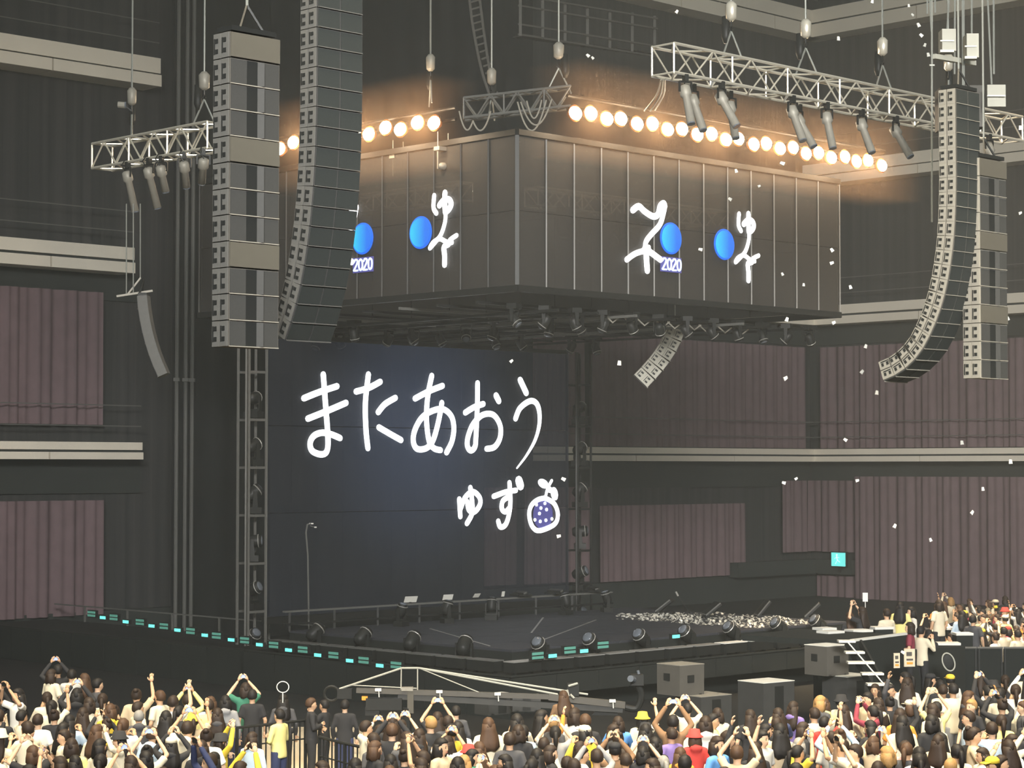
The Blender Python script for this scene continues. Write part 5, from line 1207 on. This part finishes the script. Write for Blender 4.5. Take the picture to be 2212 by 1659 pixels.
for i, (px, py, Y, yaw, pose, top, sl, hr, hc, ht, hcl, lb) in enumerate(SPECIAL):
    p = head_at(px, py, Y); sc_ = 1.0
    if p.z < 0: sc_ = max(.90, 1 + p.z / 1.64); p.z = 0
    if p.z > 0: 
        if p.z < .16: sc_ = 1 + p.z / 1.64; p.z = 0
    pl = pose in ('film', 'high')
    person(p, yaw, pose, top, sl, hr, hc, 'trousers', 'black' if i % 3 else 'navy', ht, hcl or 'yellow', i % 3, sc_, lb, None, pl, 0, 'lit phone held by the ' + ' '.join(lb.replace('person in ', '').split()[:9]))
    if p.z > .16:        # those standing on chairs
        c = thing('folding_chair', 'folding chair under the %s' % ' '.join(lb.split()[:9]), 'chair', (p.x, Y, 0), yaw)
        h = p.z
        lpart('seat', MB().box((0, 0, h - .02), (.42, .40, .035)), M['blackm'], c)
        for sx in (-1, 1):
            for sy in (-1, 1): lpart('leg', MB().cyl((sx * .18, sy * .17, 0), (sx * .17, sy * .13, h - .03), .013, 6), M['blackm'], c)
        lpart('backrest', MB().box((0, .20, h + .32), (.40, .02, .18)).bar((-.19, .19, h - .02), (-.19, .20, h + .4), .02).bar((.19, .19, h - .02), (.19, .20, h + .4), .02), M['blackm'], c)
    occ.append((p.x, Y))
# rows of the standing audience
def top_limit(px):
    for a, b, y in ((-200, 90, 1496), (90, 240, 1500), (240, 560, 1500), (560, 780, 1585), (780, 1260, 1534), (1260, 1480, 1548), (1480, 1700, 1520), (1700, 1880, 1500), (1880, 2000, 1478), (2000, 2500, 1458)):
        if a <= px < b: return y
    return 1500
total = 0; row = 0; Y = 31.6
ROWS = []
while Y < 46.5 and total < 232:
    half = 2212 / 2 / FPX * Y + .2; x = -half + rnd.random() * .3; rowp = []
    while x < half:
        px = 1106 + x / Y * FPX; hp = 829.5 + 180.7 + (CAMZ - 1.62) / Y * FPX
        right = px > 1850
        skip = (.24 if not right else .16)
        if 500 < px < 790 and hp < 1640: skip = .88
        if hp > top_limit(px) and rnd.random() > skip and not any((x - a) ** 2 + (Y - b) ** 2 < .42 ** 2 for a, b in occ):
            rowp.append((x, Y + rnd.uniform(-.22, .22))); occ.append(rowp[-1])
        x += rnd.uniform(.44, .66)
    for k, (xx, yy) in enumerate(rowp):
        look = rand_look(); pose = pick(POSEW)
        yaw = rnd.gauss(0, .35) if rnd.random() < .72 else rnd.choice((-1, 1)) * rnd.uniform(.8, 2.4)
        lb = lab(look, pose, k, 'row %s' % NUMW[row])
        ph = pose in ('film', 'high') and rnd.random() < .8
        person((xx, yy, 0), yaw, pose, sc_=rnd.uniform(.97, 1.10), label=lb, group='standing audience before the stage', phone=ph, plabel='lit phone held up by %s person in row %s, %s top' % (ORD[k], NUMW[row], look['top']), **look)
        total += 1
    Y += .98 if Y < 36 else 1.06; row += 1
# distant audience at the right beyond the barriers, and people resting on the platform edge
FARW = [('cream', 30), ('beige', 14), ('orange', 8), ('pink', 10), ('maroon', 6), ('black', 14), ('pale yellow', 10), ('white', 10), ('brown', 8)]
far = 0; rw = 0; Y = 56.5
while Y < 72 and far < 52:
    x0 = (2000 + (Y - 56) * 1.5 - 1106) / FPX * Y; x1 = (2230 - 1106) / FPX * Y; x = x0 + rnd.random() * .4; rowp = []
    while x < x1:
        if rnd.random() > .12: rowp.append(x)
        x += rnd.uniform(.50, .72)
    for k, xx in enumerate(rowp):
        look = rand_look(FARW); pose = pick([('down', 30), ('film', 14), ('face', 16), ('chest', 20), ('wave', 8)])
        person((xx, Y + rnd.uniform(-.2, .2), 0), rnd.uniform(.2, 1.9), pose, sc_=rnd.uniform(.9, 1.04), label=lab(look, pose, k, 'distant row %s' % NUMW[rw]), group='distant audience at the right', **look)
        far += 1
    Y += 1.35; rw += 1
PLAT = [(1862, 1318, 53.4, .8, 'film', 'black'), (1915, 1322, 54.5, .5, 'chest', 'cream'), (1945, 1308, 54.8, -.4, 'down', 'pale yellow'), (1968, 1318, 55.2, 1.9, 'chest', 'light grey'), (2028, 1303, 56.0, .6, 'down', 'cream'), (2078, 1326, 56.4, .2, 'chest', 'pale blue'), (1965, 1352, 51.0, 1.4, 'chest', 'maroon'), (1990, 1360, 51.2, -.9, 'face', 'cream'), (2006, 1368, 51.6, .3, 'down', 'black'), (1835, 1330, 53.8, .5, 'down', 'black'), (2102, 1336, 55.8, -.6, 'down', 'charcoal')]
for i, (px, py, Y, yaw, pose, top) in enumerate(PLAT):
    p = W(px, py, Y); s_ = min(1.05, max(.7, (p.z) / 1.64)); zz = max(0, p.z - 1.64)
    hc = pick([('black', 2), ('dark brown', 2), ('brown', 1)])
    person((p.x, Y, zz), yaw, pose, top, 'long' if i % 2 else 'short', pick([('short', 1), ('long', 1), ('bob', 1)]), hc, skin=i % 3, sc_=s_, label='person in %s top near the right platform edge, %s, %s of eleven' % (top, POSE_TXT[pose], ORD[i]), group='people around the right platform')
# white hoop held up by the railing
c = W(611, 1484, 41.0); t = thing('hoop', 'thin white hoop held up above the railing', 'hoop', c - Z * .12)
part('hoop_ring', MB().tube([c + V((math.cos(a) * .115, 0, math.sin(a) * .105)) for a in [i * math.pi / 12 for i in range(25)]], .010, 6), M['white'], t); part('hoop_handle', MB().cyl(c - Z * .105, c - Z * .30, .010, 6), M['white'], t)
# paper sheet raised near the far corner of the stage
c = W(1869, 1290, 53.4); t = thing('paper_fan', 'white paper board held up behind the right platform', 'board', c - Z * .1); part('board', MB().box(c, (.13, .012, .22)), M['white'], t); part('stick', MB().cyl(c - Z * .1, c - Z * .36, .01, 5), M['white'], t)
